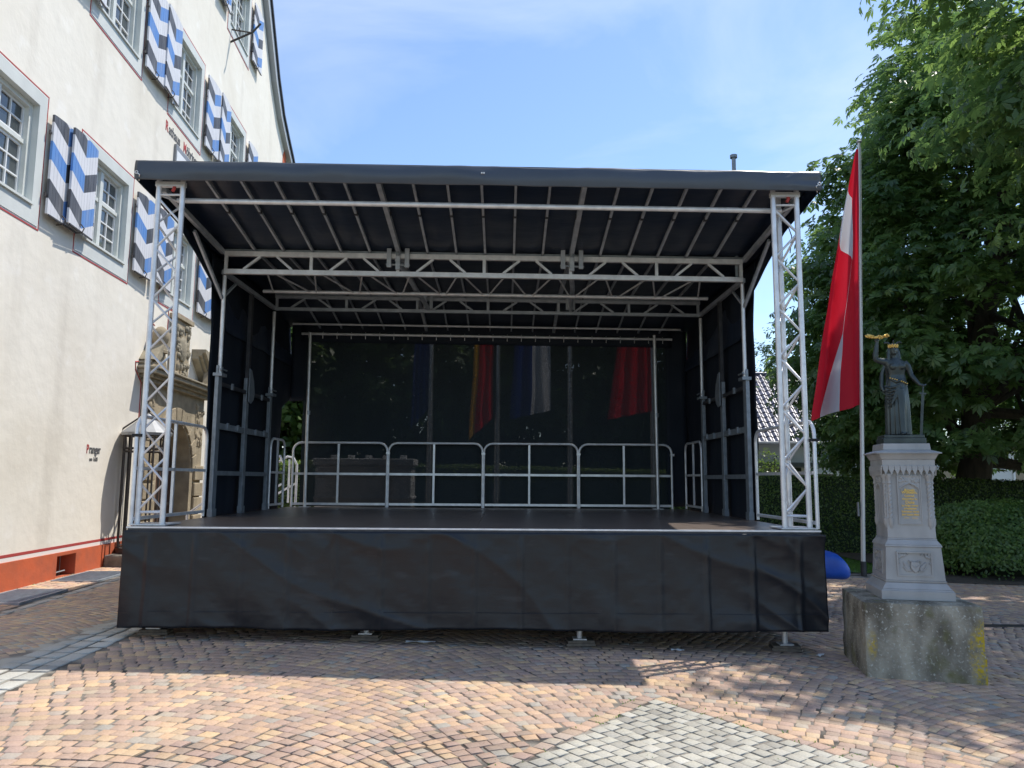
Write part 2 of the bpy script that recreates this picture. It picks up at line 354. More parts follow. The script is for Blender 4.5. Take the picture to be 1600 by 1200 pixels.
AP = np.array((1.13, 6.28)); D1 = np.array((-1.13, -1.54)); D1 /= np.linalg.norm(D1); D2 = np.array((1.12, -1.37)); D2 /= np.linalg.norm(D2)  # diamond edges
DI = np.linalg.inv(np.stack([D1, D2], 1))
def in_diamond(x, y, pad=0.):
    a = DI[0, 0] * (x - AP[0]) + DI[0, 1] * (y - AP[1]); b = DI[1, 0] * (x - AP[0]) + DI[1, 1] * (y - AP[1])
    return (a > -pad) & (b > -pad) & (a < 4.2 + pad) & (b < 4.2 + pad)
def band_u(x, y): return x - (-3.52 - .042 * y)       # 0 at the right edge of the granite band, -.5 at its left
def gut_u(x, y): return x - wall_x(y)                  # distance from the town hall wall
P = []   # x, y, angle, half length, half depth
CX0, PER, RAD, PIT = 1.1, 3.7, 2.6, .106
for k in range(-3, 4):
    cx = CX0 + PER * k; na = 39
    for j in range(-20, 215):
        y0 = -1.2 + j * PIT - RAD
        th = (np.arange(na) + .5 + (.5 if j % 2 else 0) + nrs.uniform(-.17, .17, na)) / na * (math.pi / 2) - math.pi / 4
        x = cx + RAD * np.sin(th); y = y0 + RAD * np.cos(th)
        ok = np.abs(x - cx) < PER / 2 + .01
        for xx, yy, t in zip(x[ok], y[ok], th[ok]):
            P.append((xx, yy, -t, RAD * math.pi / 2 / na / 2 - .0028 + nrs.uniform(-.004, .004), PIT * math.cos(t) / 2 - .0026))
P = np.array(P)
x, y = P[:, 0], P[:, 1]
inst = (y > 10.2) & (x > -3.6) & (x < 2.9)                # under the stage, out of sight
bu = band_u(x, y); gu = gut_u(x, y)
keep = (y > 1.2) & (y < 15.0) & (x < 11) & ~inst & ~in_diamond(x, y, .145) & ~((bu > -.60) & (bu < .06)) & (gu > .98)
keep &= ~((x > 3.1) & (x < 4.5) & (y > 7.0) & (y < 8.2) & (np.abs((x - 3.83) * .978 - (y - 7.58) * .208) < .46) & (np.abs((x - 3.83) * .208 + (y - 7.58) * .978) < .46))
P = P[keep]
extra = []
for i in range(40):                                       # border courses along the granite diamond
    for d, o in ((D1, D2), (D2, D1)):
        c = AP + d * (i * .118 - .06) - o * .07; c2 = AP + d * (i * .118 + .02) - o * .17
        for q in (c,): extra.append((q[0], q[1], math.atan2(d[1], d[0]), .053, .056))
for row in range(7):                                      # straight courses between gutter and wall
    for i in range(150):
        s = 4.5 + i * .122 + (row % 2) * .06 + nrs.uniform(-.012, .012); o = .05 + row * .113
        if (abs(s - 10.2) < .62 or abs(s - 12.28) < .62) and .1 < o < .75: continue
        q = wall_pt(s, o); extra.append((q.x, q.y, math.pi / 2 + .075, .054, .050))
P = np.vstack([P, np.array(extra)])
G = []
for i in range(38):
    for j in range(38):
        off = (.5 if j % 2 else 0)
        q = AP + D1 * (.055 + j * .109) + D2 * (.055 + (i + off * .6) * .113 + nrs.uniform(-.008, .008))
        if i == 37 and off: continue
        G.append((q[0], q[1], math.atan2(D2[1], D2[0]), .0515 + nrs.uniform(-.003, .003), .0505))
G = np.array(G)
B = []
for rrow in range(3):
    yy = .8
    while yy < 13:
        ln = nrs.uniform(.17, .30); yc = yy + ln / 2
        B.append((-3.52 - .042 * yc - .09 - rrow * .175, yc, math.pi / 2 + .042, ln / 2 - .007, .079)); yy += ln
yy = 5.0
while yy < 17:                                            # pale gutter stones
    ln = nrs.uniform(.25, .42); q = wall_pt(yy + ln / 2, .90); B.append((q.x, q.y, math.pi / 2 + .075, ln / 2 - .008, .062)); yy += ln
B = np.array(B)

def sett_mesh(A, name, m, rise=.0):
    n = len(A); zz = np.array([gz(t) for t in A[:, 0]]) + nrs.uniform(-.0025, .002, n) + rise
    tx, ty = nrs.uniform(-.022, .022, n), nrs.uniform(-.022, .022, n)
    an = A[:, 2] + nrs.uniform(-.06, .06, n); ca, sa = np.cos(an), np.sin(an)
    V = np.zeros((n, 12, 3))
    for ring, (ins, z) in enumerate(((-.001, -.035), (0, -.005), (.006, 0))):
        for c, (i, j) in enumerate(((-1, -1), (1, -1), (1, 1), (-1, 1))):
            jl, jd = nrs.uniform(-.006, .006, n), nrs.uniform(-.006, .006, n)
            if ring == 0: J = [(jl, jd)] if c == 0 else J + [(jl, jd)]
            jl, jd = J[c]
            lx = i * (A[:, 3] - ins) + jl; ly = j * (A[:, 4] - ins) + jd
            V[:, ring * 4 + c, 0] = A[:, 0] + lx * ca - ly * sa; V[:, ring * 4 + c, 1] = A[:, 1] + lx * sa + ly * ca
            V[:, ring * 4 + c, 2] = zz + z + lx * tx + ly * ty - .0205 * (lx * ca - ly * sa)
    base = np.array([(8, 9, 10, 11)] + [(4 + k, 4 + (k + 1) % 4, 8 + (k + 1) % 4, 8 + k) for k in range(4)] + [(k, (k + 1) % 4, 4 + (k + 1) % 4, 4 + k) for k in range(4)])
    F = (base[None] + (np.arange(n) * 12)[:, None, None]).reshape(-1, 4)
    return np_mesh(name, V.reshape(-1, 3), F, m, np.repeat(nrs.rand(n), 9))
def unit_sett(m, k):
    a = np.array([(0, 0, 0, .5, .5)]); me = sett_mesh(a, 'sett_piece', m)
    co = np.zeros(36, dtype=np.float32); me.vertices.foreach_get('co', co); co = co.reshape(-1, 3)
    r = np.random.RandomState(k)
    jit = r.uniform(-.06, .06, (4, 2)); ins = (.0, .0, .055)
    for q in range(12):
        c, ring = q % 4, q // 4; i, j = ((-1, -1), (1, -1), (1, 1), (-1, 1))[c]
        co[q] = (i * (.5 - ins[ring]) + jit[c, 0], j * (.5 - ins[ring]) + jit[c, 1], (-.035, -.005, 0)[ring] + r.uniform(-.001, .001))
    me.vertices.foreach_set('co', co.ravel()); me.update(); return me
def individuals(A, count, name, m, rise=.0, near_only=True):
    """the pieces that show largest become objects of their own, the rest is returned"""
    px = A[:, 0] / A[:, 1]; vis = (np.abs(px) < .69) & (A[:, 1] > 4.2)
    d = np.where(vis, np.hypot(A[:, 0], A[:, 1]), 1e6); idx = np.argsort(d)[:count]; idx = idx[d[idx] < 1e6]
    var = [unit_sett(m, 100 + k) for k in range(8)]
    for i in idx:
        a = A[i]; o = bpy.data.objects.new(name, var[rng.randrange(8)]); COL.objects.link(o); o.parent = plaza
        o.location = (a[0], a[1], gz(a[0]) + rng.uniform(-.0025, .002) + rise); o.scale = (2 * a[3], 2 * a[4], 1)
        o.rotation_euler = (rng.uniform(-.02, .02), .0205 + rng.uniform(-.02, .02), a[2] + rng.uniform(-.07, .07))
    rest = np.ones(len(A), bool); rest[idx] = False
    return A[rest]
rest = individuals(P, 300, 'sett', 'sett_obj')
stuff(put('setts', sett_mesh(rest, 'setts', 'sett_attr'), plaza))
rest = individuals(G, 300, 'granite_sett', 'granite_obj')
stuff(put('granite_setts', sett_mesh(rest, 'granite_setts', 'granite_attr'), plaza))
rest = individuals(B, 300, 'band_stone', 'band_obj')
if len(rest): stuff(put('band_stones', sett_mesh(rest, 'band_stones', 'granite_attr'), plaza))
mat('dry_sand', (.46, .42, .35), .95, 0, (.20, .17, .14), 2.2, lo=.45, hi=.6, bump=.4, bs=120)
stuff(MB().add([(x, y, gz(x) - .0035) for x, y in ((-3.9, 3.0), (-4.62, 12.5), (-6.0, 12.5), (-5.3, 3.0))], [(0, 1, 2, 3)]).build('joint_sand', 'dry_sand', plaza))
# weeds in the joints
V, F, rn = [], [], []
for i in range(130):
    if i < 70:
        d, o = ((D1, D2), (D2, D1))[i % 2]; q = AP + d * rng.uniform(0, 2.6) - o * rng.choice((.01, .125)); wx, wy = q
    else: wx, wy = rng.uniform(-3, 4), rng.uniform(4.6, 7)
    if i > 100: q = wall_pt(rng.uniform(9, 14), rng.uniform(.01, .05)); wx, wy = q.x, q.y
    for b in range(rng.randint(3, 7)):
        a = rng.uniform(0, 6.28); h = rng.uniform(.006, .022); bx, by = wx + rng.gauss(0, .014), wy + rng.gauss(0, .014); k = len(V); z0 = gz(bx) - .012
        c, s_ = math.cos(a), math.sin(a)
        V += [(bx - s_ * .003, by + c * .003, z0), (bx + s_ * .003, by - c * .003, z0), (bx + c * h * .8 + s_ * .004, by + s_ * h * .8 - c * .004, z0 + h), (bx + c * h * .8 - s_ * .004, by + s_ * h * .8 + c * .004, z0 + h)]
        F.append((k, k + 1, k + 2, k + 3)); rn.append(rng.random())
wd = stuff(put('joint_weeds', np_mesh('joint_weeds', V, F, 'grass_blade', rn), plaza))

# lawn, planting bed
lawn = struct(MB().add([(x, y, gz(x) + .012) for x, y in ((3.4, 15.75), (8.3, 15.75), (8.3, 19.8), (3.4, 19.8))], [(0, 1, 2, 3)]).build('lawn', 'grass_base'))
def soil_z(a, b):
    x = 8.0 + a * 9; y = 14.55 + b * 6 - .15 * math.sin(a * 7); return (x, y, gz(x) + .005 + .05 * min(1, b * 8) + .03 * noise.noise((x * 2, y * 2, 0)))
struct(MB().grid(soil_z, 40, 24).build('planting_bed', 'soil', smooth=True))
n = 26000
bx = nrs.uniform(3.4, 8.3, n); by = nrs.uniform(15.75, 19.8, n) ; an = nrs.uniform(0, 6.28, n); h = nrs.uniform(.02, .055, n)
z0 = np.array([gz(t) for t in bx]) + .01
V = np.zeros((n, 4, 3)); lean = nrs.uniform(-.02, .02, (n, 2))
for c, (sg, t) in enumerate(((-1, 0), (1, 0), (1, 1), (-1, 1))):
    wdt = .004 * (1 - .7 * t)
    V[:, c, 0] = bx + np.cos(an) * sg * wdt + lean[:, 0] * t; V[:, c, 1] = by + np.sin(an) * sg * wdt + lean[:, 1] * t; V[:, c, 2] = z0 + h * t
stuff(put('grass', np_mesh('grass', V.reshape(-1, 3), np.arange(n * 4).reshape(-1, 4), 'grass_blade', nrs.rand(n)), lawn))
# steel gratings over the cellar light wells
for i, (s, lab) in enumerate(((10.2, 'blue grey steel light well grating at the left picture edge'), (12.28, 'blue grey steel light well grating under the cellar window'))):
    t = thing('light_well_grating', lab, 'grating', wall_pt(s, .42, gz(-6.6)), math.atan2(WD.y, WD.x), 'gratings along the town hall wall')
    f = MB(); f.box(-.60, .60, -.34, -.315, -.03, .012); f.box(-.60, .60, .315, .34, -.03, .012); f.box(-.60, -.575, -.315, .315, -.03, .012); f.box(.575, .60, -.315, .315, -.03, .012)
    f.build('frame', 'grate_steel', t); b = MB()
    for k in range(38): b.box(-.565 + k * .0302, -.560 + k * .0302, -.312, .312, -.02, .009)
    for k in range(14): b.box(-.57, .57, -.29 + k * .044, -.287 + k * .044, -.018, .008)
    b.build('bars', 'grate_steel', t); MB().box(-.575, .575, -.315, .315, -.03, -.0225).build('pan', 'grate_steel', t)  # pan is an added plate, put under the bars to lighten the grating
dr = tag(MB().box(-1.1, 1.1, -.07, .07, -.02, .012).build('drain_channel', 'iron', loc=(6.75, 10.1, gz(6.75))), 'dark slotted drain channel in the paving behind the concrete block', 'drain')
dr.rotation_euler = (0, .0205, .12)

# ------------------------------------------------------------------ town hall (local x along the wall, y into the building)
hall = thing('town_hall', 'tall cream plastered town hall with chevron shutters and red plinth', 'building', W0, math.atan2(WD.y, WD.x))
zg = .06
FR = lambda a, b, d: (a, d, b)          # wall-plane polygon: a along, b up, d depth
S0, S1 = 5.2, 25.7
gable = [(S0, zg - .3), (S1, zg - .3), (S1, 12.7), (24.98, 13.08), (24.14, 13.5), (23.18, 14.3), (21.77, 16.0), (15.45, 23.6), (9.1, 16.0), (7.7, 14.3), (6.7, 13.5), (5.2, 12.7)]
W1S, H1S, W2S, H2S = 2.04, 2.03, 2.10, 2.25
wins1 = [(8.68, 5.10), (11.73, 5.10), (15.25, 5.10), (18.72, 5.10)]
wins2 = [(11.68, 9.05), (15.08, 9.05), (18.70, 9.08)]
wins3 = [(18.60, 13.12)]
wins2b = [(8.3, 9.05)]
def rect(x0, z0, x1, z1): return [(x0, z0), (x1, z0), (x1, z1), (x0, z1)]
ARX, ARW, ARZ = 16.45, 1.08, 1.78
arch = [(ARX - ARW, zg - .25), (ARX + ARW, zg - .25)] + [(ARX + ARW * math.cos(math.pi * k / 16), ARZ + ARW * math.sin(math.pi * k / 16)) for k in range(17)]
cel = rect(11.94, .055, 12.54, .40)
holes = [rect(x + .05, z + .05, x + W1S - .05, z + H1S - .05) for x, z in wins1] + [rect(x + .05, z + .05, x + W2S - .05, z + H2S - .05) for x, z in wins2 + wins2b + wins3] + [arch, cel]
MB().poly([gable] + holes, FR, 0, .45).build('wall', 'plaster', hall)
MB().box(S0, S0 + .3, .46, 16, 0, 12.6).box(S1 - .3, S1, .46, 16, 0, 12.6).build('side_wall', 'plaster', hall)
MB().box(S0 + .3, S1 - .3, 6, 6.2, 0, 12.6).build('back_wall', 'black', hall)
# verge boards and roof planes behind the gable
edge = [(26.35, 12.35), (25.9, 12.62), (25.06, 13.0), (24.24, 13.42), (23.32, 14.22), (21.93, 15.95), (15.45, 23.8)]
edge_o = [(26.5, 12.5), (26.02, 12.8), (25.2, 13.18), (24.38, 13.6), (23.5, 14.4), (22.15, 16.1), (15.45, 24.1)]
v = MB()
for k in range(len(edge) - 1):
    for mir in (1, -1):
        f = lambda p: (15.45 + (p[0] - 15.45) * mir, p[1])
        v.poly([[f(edge[k]), f(edge[k + 1]), f(edge_o[k + 1]), f(edge_o[k])]], FR, -.16, .02)
v.build('verge_board', 'roof_edge', hall)
v = MB()
for k in range(len(edge) - 1):
    for mir in (1, -1):
        f = lambda p, o: (15.45 + (p[0] + o - 15.45) * mir, p[1] + o)
        v.poly([[f(edge_o[k], .003), f(edge_o[k + 1], .003), f(edge_o[k + 1], .07), f(edge_o[k], .07)]], FR, -.22, 16)
v.build('roof', 'dark_steel', hall)
MB().poly([[(25.25, 12.2), (25.72, 12.2), (25.72, 12.68), (25.45, 12.85), (25.25, 12.6)]], FR, -.012, .02).build('corner_stone', 'plinth_red', hall)
# plinth with cellar opening, stripes
MB().poly([rect(S0, zg - .3, 15.05, .445), cel], FR, -.03, -.002).build('plinth', 'plinth_red', hall)
MB().box(17.85, S1, -.03, -.002, zg - .3, .445).build('plinth', 'plinth_red', hall)
for a, b in ((S0, 14.72), (18.2, S1)):
    MB().box(a, b, -.006, -.002, .447, .505).build('white_stripe', 'white_line', hall)
    MB().box(a, b, -.008, -.002, .507, .548).build('red_stripe', 'red_line', hall)
c = MB().box(11.945, 12.535, .36, .38, .06, .395).build('cellar_window_dark', 'black', hall)  # black backing that stands in for the darkness inside the cellar
MB().poly([rect(11.941, .056, 12.539, .399), rect(11.947, .062, 12.533, .393)], FR, -.028, .359).build('reveal', 'plinth_red', c)
g = MB()
for k in range(4): g.tube((12.04 + k * .13, .16, .065), (12.04 + k * .13, .16, .39), .008, 6)
g.tube((11.95, .10, .12), (12.3, .02, .15), .012, 6); g.build('grille', 'zinc', c)

pane_cache = {}
def window(w, h, deep=.20):
    """stone surround with red outline; two casements, each 2x2 panes over 2x3"""
    o = MB().poly([rect(.045, .045, w - .045, h - .045), rect(.235, .30, w - .235, h - .24)], FR, -.014, .30).build('window', 'stone_grey', hall)
    ks = []
    ks.append(MB().poly([rect(0, 0, w, h), rect(.022, .022, w - .022, h - .022)], FR, -.006, -.001).build('red_outline', 'red_line', o))
    ks.append(MB().poly([rect(.023, .023, w - .023, h - .023), rect(.044, .044, w - .044, h - .044)], FR, -.004, -.001).build('white_outline', 'white_line', o))
    x0, x1, z0, z1 = .236, w - .236, .301, h - .241
    ks.append(MB().box(x0, x1, -.045, .1, z0 - .0, z0 + .035).build('sill', 'stone_grey', o))
    fr = MB().poly([rect(x0, z0 + .036, x1, z1), rect(x0 + .085, z0 + .10, x1 - .085, z1 - .07)], FR, deep - .12, deep)
    ks.append(fr.build('frame', 'window_paint', o))
    mid = (x0 + x1) / 2
    ks.append(MB().box(mid - .055, mid + .055, deep - .10, deep - .001, z0 + .101, z1 - .071).build('mullion', 'window_paint', o))
    zt = z0 + .10 + (z1 - z0 - .17) * .60
    for a, b in ((x0 + .086, mid - .056), (mid + .056, x1 - .086)):
        ks.append(MB().box(a, b, deep - .085, deep - .002, zt - .03, zt + .03).build('transom', 'window_paint', o))
        for (c, d, rows) in ((z0 + .101, zt - .031, 3), (zt + .031, z1 - .071, 2)):
            hs = []; cw = (b - a - .08 - .022) / 2; rh = (d - c - .08 - .022 * (rows - 1)) / rows
            for i in range(2):
                for j in range(rows):
                    px, pz = a + .04 + i * (cw + .022), c + .04 + j * (rh + .022); hs.append(rect(px, pz, px + cw, pz + rh))
            ks.append(MB().poly([rect(a + .002, c + .002, b - .002, d - .002)] + hs, FR, deep - .055, deep - .012).build('casement', 'white_paint', o))
            for hq in hs:
                tl = rng.uniform(-.004, .004); tz = rng.uniform(-.004, .004)
                ks.append(MB().add([(p[0], deep - .03 + (tl if i in (1, 2) else -tl) + (tz if i > 1 else -tz), p[1]) for i, p in enumerate(hq)], [(0, 1, 2, 3)]).build('pane', 'glass', o))
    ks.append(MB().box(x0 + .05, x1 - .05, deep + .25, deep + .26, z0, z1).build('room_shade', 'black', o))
    return kids(o, ks)
wa = window(W1S, H1S); wb = window(W2S, H2S)
for i, (x, z) in enumerate(wins1):
    if i == 0: wa.location = (x, 0, z)
    else: copy_tree(wa, hall, (x, 0, z))
for i, (x, z) in enumerate(wins2 + wins2b + wins3):
    if i == 0: wb.location = (x, 0, z)
    else: copy_tree(wb, hall, (x, 0, z))
# shutters: grooved boards with a shallow arched head
def shutter_mesh(h, name):
    mb = MB(); n = 9; w_ = .87; bw = w_ / n
    for k in range(n):
        xa, xb = k * bw + .003, (k + 1) * bw - .003
        za, zb = (h + .03 * (1 - ((q - w_ / 2) / (w_ / 2)) ** 2) for q in (xa, xb))
        mb.add([(xa, -.034, 0), (xb, -.034, 0), (xb, 0, 0), (xa, 0, 0), (xa, -.034, za), (xb, -.034, zb), (xb, 0, zb), (xa, 0, za)], [(0, 3, 2, 1), (4, 5, 6, 7), (0, 1, 5, 4), (1, 2, 6, 5), (2, 3, 7, 6), (3, 0, 4, 7)])
    mb.box(.004, w_ - .004, -.026, -.008, .01, h)
    return mb.mesh(name, 'shutter_paint', fix=True)
s1m, s2m = shutter_mesh(1.50, 'shutter'), shutter_mesh(1.76, 'shutter')
hm = MB().box(-.05, .16, -.012, 0, .25, .275).box(-.05, .16, -.012, 0, 1.2, 1.225).tube((-.045, -.006, .23), (-.045, -.006, .295), .016, 6).tube((-.045, -.006, 1.18), (-.045, -.006, 1.245), .016, 6).mesh('hinge', 'iron')
hk = MB().path([(.38, -.05, .10), (.42, -.09, .04), (.45, -.05, -.02), (.45, .06, -.03)], .009, 6).mesh('shutter_hook', 'iron')
bt = MB().box(.02, .85, -.05, -.0345, -.03, -.005).mesh('bottom_rail', 'iron')
def shutter(x, z, me, out=.10, hinge_left=True, ang=0.):
    o = put('shutter', me, hall, (x, -out, z)); o.rotation_euler = (0, 0, ang)
    k = put('hinge', hm, o)
    if not hinge_left: k.scale = (-1, 1, 1); k.location = (.87, 0, 0)
    put('hook', hk, o); put('bottom_rail', bt, o)
for x in (11.21, 14.73, 18.20): shutter(x, 5.41, s1m, .13 if x < 12 else .11, False, .05)      # left leaves
for x in (10.74, 13.79, 17.36, 20.84): shutter(x, 5.38, s1m, .06, True, -.03 if x > 11 else .0)
for x in (11.14, 14.54, 18.16): shutter(x, 9.38, s2m, .11, False, .05)
for x in (10.44, 13.74, 17.24, 20.86): shutter(x, 9.34, s2m, .06, True, -.03 if x > 11 else 0.)
shutter(17.66, 13.46, s2m, .11, False, .05); shutter(20.76, 13.5, s2m, .06, True, -.03)
MB().path([(18.95, 0, 12.95), (18.95, -.55, 13.25), (18.95, -.75, 13.5)], .028, 8).path([(18.95, 0, 13.3), (18.95, -.5, 13.24)], .02, 8).build('flag_bracket', 'iron', hall)
# information board and painted lettering
b = MB().box(15.58, 16.95, -.05, -.004, 7.4, 8.62).build('notice_board', 'zinc', hall)
MB().box(15.62, 16.91, -.056, -.051, 7.46, 8.50).build('sheet', 'white_paint', b)
def lettering(parts, x, z, size, sx, bold=.006):
    for body, m in parts:
        me = text_mesh(body, size, m, .001, sx, bold); xs = [q.co.x for q in me.vertices]
        put('lettering', me, hall, (x, -.004, z)); x += (max(xs) if xs else 0) + size * .06
lettering([('R', 'red_line'), ('athaus', 'text_dark')], 15.05, 8.70, .30, .86, .008)
lettering([('M', 'red_line'), ('\u00f6hringen', 'text_dark')], 16.10, 8.70, .30, .80, .008)
lettering([('P', 'red_line'), ('ranger', 'text_dark')], 12.68, 1.99, .20, .78, .005)
lettering([('um 1600', 'text_dark')], 12.80, 1.86, .10, .85, .001)
# sandstone portal
po = MB()
pl, pr = 14.74, 18.16
outer = [(pl, zg - .25), (pr, zg - .25), (pr, 3.42), (pl, 3.42)]
o = po.poly([outer, [(ARX - ARW + .1, zg - .249), (ARX + ARW - .1, zg - .249)] + [(ARX + (ARW - .1) * math.cos(math.pi * k / 20), ARZ + (ARW - .1) * math.sin(math.pi * k / 20)) for k in range(21)]], FR, -.10, .40).build('portal', 'sandstone', hall, bevel=.01)
for sx_ in (pl, pr - .5):
    for k in range(5): MB().box(sx_ - .03, sx_ + .53, -.16, -.101, .1 + k * .36, .1 + k * .36 + (.30 if k % 2 else .33)).build('quoin', 'sandstone', o, bevel=.015)
q = MB()
for k in range(11):
    a0, a1 = math.pi * (k + .06) / 11, math.pi * (k + .94) / 11
    q = MB().poly([[(ARX + r_ * math.cos(a), ARZ + r_ * math.sin(a)) for r_, a in ((ARW - .06, a0), (ARW + .22, a0), (ARW + .22, (a0 + a1) / 2), (ARW + .22, a1), (ARW - .06, a1), (ARW - .06, (a0 + a1) / 2))]], FR, -.145, -.101); q.build('arch_stone', 'sandstone', o, bevel=.01)
q = MB()
for z0, z1, ex in ((3.42, 3.50, .10), (3.50, 3.57, .17), (3.57, 3.66, .26), (3.66, 3.70, .30)): q.box(pl - ex, pr + ex, -.10 - ex, .0, z0 + .001, z1)
q.build('cornice', 'sandstone_dark', o, bevel=.012)
for sg in (-1, 1):                                        # raking pieces of the broken pediment, ball finials
    cx = (pl + pr) / 2; X = lambda d: cx + sg * d
    q = MB()
    for i, ex in enumerate((.0, .08, .16)):
        q.poly([[(X(1.98 - .02 * i), 3.70 + i * .07), (X(1.74), 3.70 + i * .07), (X(.95), 4.30 + i * .07), (X(.95), 4.375 + i * .07), (X(1.36), 4.375 + i * .07 - .03 * i)]], FR, -.16 - ex, -.0)
    q.build('pediment', 'sandstone_dark', o)
    q = MB().lathe([(.02, 0), (.15, 0), (.15, .05), (.07, .08), (.06, .13), (.11, .17), (.16, .26), (.17, .34), (.14, .44), (.07, .51), (.02, .53)], (X(1.52), -.22, 4.02), 16)
    q.poly([[(X(1.98), 3.705), (X(1.25), 3.705), (X(1.37), 4.03), (X(1.66), 4.03), (X(1.78), 3.85)]], FR, -.28, -.17)
    q.build('ball_finial', 'sandstone', o, smooth=True)
q = MB().box(16.0, 16.9, -.12, 0, 3.70, 4.95).box(15.92, 16.98, -.17, 0, 4.951, 5.05); cart = q.build('cartouche', 'sandstone', o, bevel=.01)
q = MB()
r2 = random.Random(3)
for k in range(60):
    q.ell((r2.uniform(16.06, 16.84), -.13, r2.uniform(3.78, 4.9)), (r2.uniform(.03, .09), r2.uniform(.02, .06), r2.uniform(.03, .10)), 8, 5)
q.ell((16.45, -.13, 4.35), (.22, .07, .28), 14, 8); q.build('carving', 'sandstone_dark', cart, smooth=True)
for sd in (14.84, 18.06):
  q = MB()
  for k in range(23):
    q.ell((sd + r2.uniform(-.02, .5) * (1 if sd < 16 else -1), -.11, r2.uniform(2.3, 3.3)), (r2.uniform(.03, .07), r2.uniform(.02, .05), r2.uniform(.04, .11)), 8, 5)
  q.box(*((14.86, 15.30) if sd < 16 else (17.60, 18.04)), -.112, -.101, 2.32, 3.28); q.build('carving', 'sandstone', o, smooth=True)
ol = [(pl - .06, .56), (pl - .06, 3.40), (pl - .36, 3.62), (pl - .38, 3.76), (pl - .16, 3.80), (pl + .05, 4.1), (pl + .10, 4.5), (pl + .22, 4.64), (pl + .42, 4.62)]
MB().path([(a, -.002, b) for a, b in ol], .014, 4).path([(15.84, -.002, 4.5), (15.84, -.002, 5.14), (17.06, -.002, 5.14), (17.06, -.002, 4.4)], .014, 4).build('red_outline', 'red_line', o)
d = MB()
for k in range(14): d.box(ARX - .97 + k * .139, ARX - .97 + k * .139 + .133, .30, .36, zg - .2, 2.72)
dr_ = d.build('door', 'door_wood', o); 
g = MB()
for k in range(9): g.tube((ARX - .72 + k * .18, .285, 1.95), (ARX - .72 + k * .18, .285, 2.6), .014, 6)
g.box(ARX - .95, ARX + .95, .26, .30, 1.86, 1.94).box(ARX - .95, ARX + .95, .26, .30, 1.0, 1.05).build('door_grille', 'iron', dr_)
MB().box(ARX - 1.6, ARX + 1.6, -.9, .3, -.1, .17).box(ARX - 1.35, ARX + 1.35, -.55, .3, .171, .32).build('door_step', 'rough_step', o, bevel=.015)

# ------------------------------------------------------------------ pillory cage
cg = thing('pillory_cage', 'dark iron pillory cage with pointed sheet roof beside the portal', 'cage', wall_pt(14.05, .42, .36))
rim = lambda r_, z, n=24: [(r_ * math.cos(2 * math.pi * k / n), r_ * math.sin(2 * math.pi * k / n), z) for k in range(n)]
MB().lathe([(.02, -.09), (.39, -.09), (.39, .0), (.02, .0)], n=24).build('floor_plate', 'iron', cg)
for z in (.03, 1.70, 1.76, 1.98): MB().path(rim(.37, z), .014, 6, closed=True).build('hoop', 'iron', cg)
for k in range(12):
    a = 2 * math.pi * (k + .5) / 12; MB().tube((.37 * math.cos(a), .37 * math.sin(a), 0), (.37 * math.cos(a), .37 * math.sin(a), 2.0), .018, 8).build('bar', 'iron', cg)
MB().lathe([(.02, 1.99), (.42, 1.99), (.43, 2.04), (.41, 2.06), (.20, 2.24), (.05, 2.38), (.02, 2.40)], n=16).build('roof', 'zinc', cg)
MB().path([(-.47, -.1, 2.03), (-.40, -.06, 2.13), (0, 0, 2.43), (.40, .06, 2.13), (.47, .1, 2.03)], .016, 8).build('roof_hoop', 'iron', cg, smooth=True)
MB().ell((0, 0, 2.46), (.04, .04, .05)).build('finial', 'iron', cg, smooth=True)
bx_ = tag(MB().box(-.52, .50, -.40, .38, -.3, .205).build('stone_step', 'rough_step', loc=wall_pt(14.02, .42, gz(-6.6)), bevel=.03), 'rough weathered stone block carrying the iron pillory cage', 'stone')
bx_.rotation_euler = (0, 0, math.atan2(WD.y, WD.x))

# ------------------------------------------------------------------ mobile stage (local x to the right, y to the back, front left corner at the origin)
STG = Vector((-3.89, 7.92, 0))
stage = thing('mobile_stage', 'large open mobile stage with black canopy, truss towers and skirt', 'stage', STG, R(.5))
W, DK, VB = 7.05, 1.10, 5.85
zt = lambda u: -.0075 * u
def wob(x, y, z, s=1.): return noise.noise((x * s, y * s, z * s))
# deck
deck = MB().box(.02, W - .02, .02, VB, DK - .16, DK - .032).build('deck', 'dark_steel', stage)
us = [.02, 1.18, 2.36, 3.53, 4.71, 5.88, W - .02]; vs_ = [.03, 2.08, 4.42, VB]
for i in range(6):
    for j in range(3): MB().box(us[i] + .002, us[i + 1] - .002, vs_[j] + .002, vs_[j + 1] - .002, DK - .03, DK + rng.uniform(-.001, .001)).build('deck_panel', 'deck_ply', deck)
MB().box(-.01, W + .01, -.014, .026, DK - .012, DK + .004).build('edge_profile', 'alu', stage)
MB().box(0, W, -.010, .018, DK - .16, DK - .0125).build('edge_beam', 'dark_steel', stage)
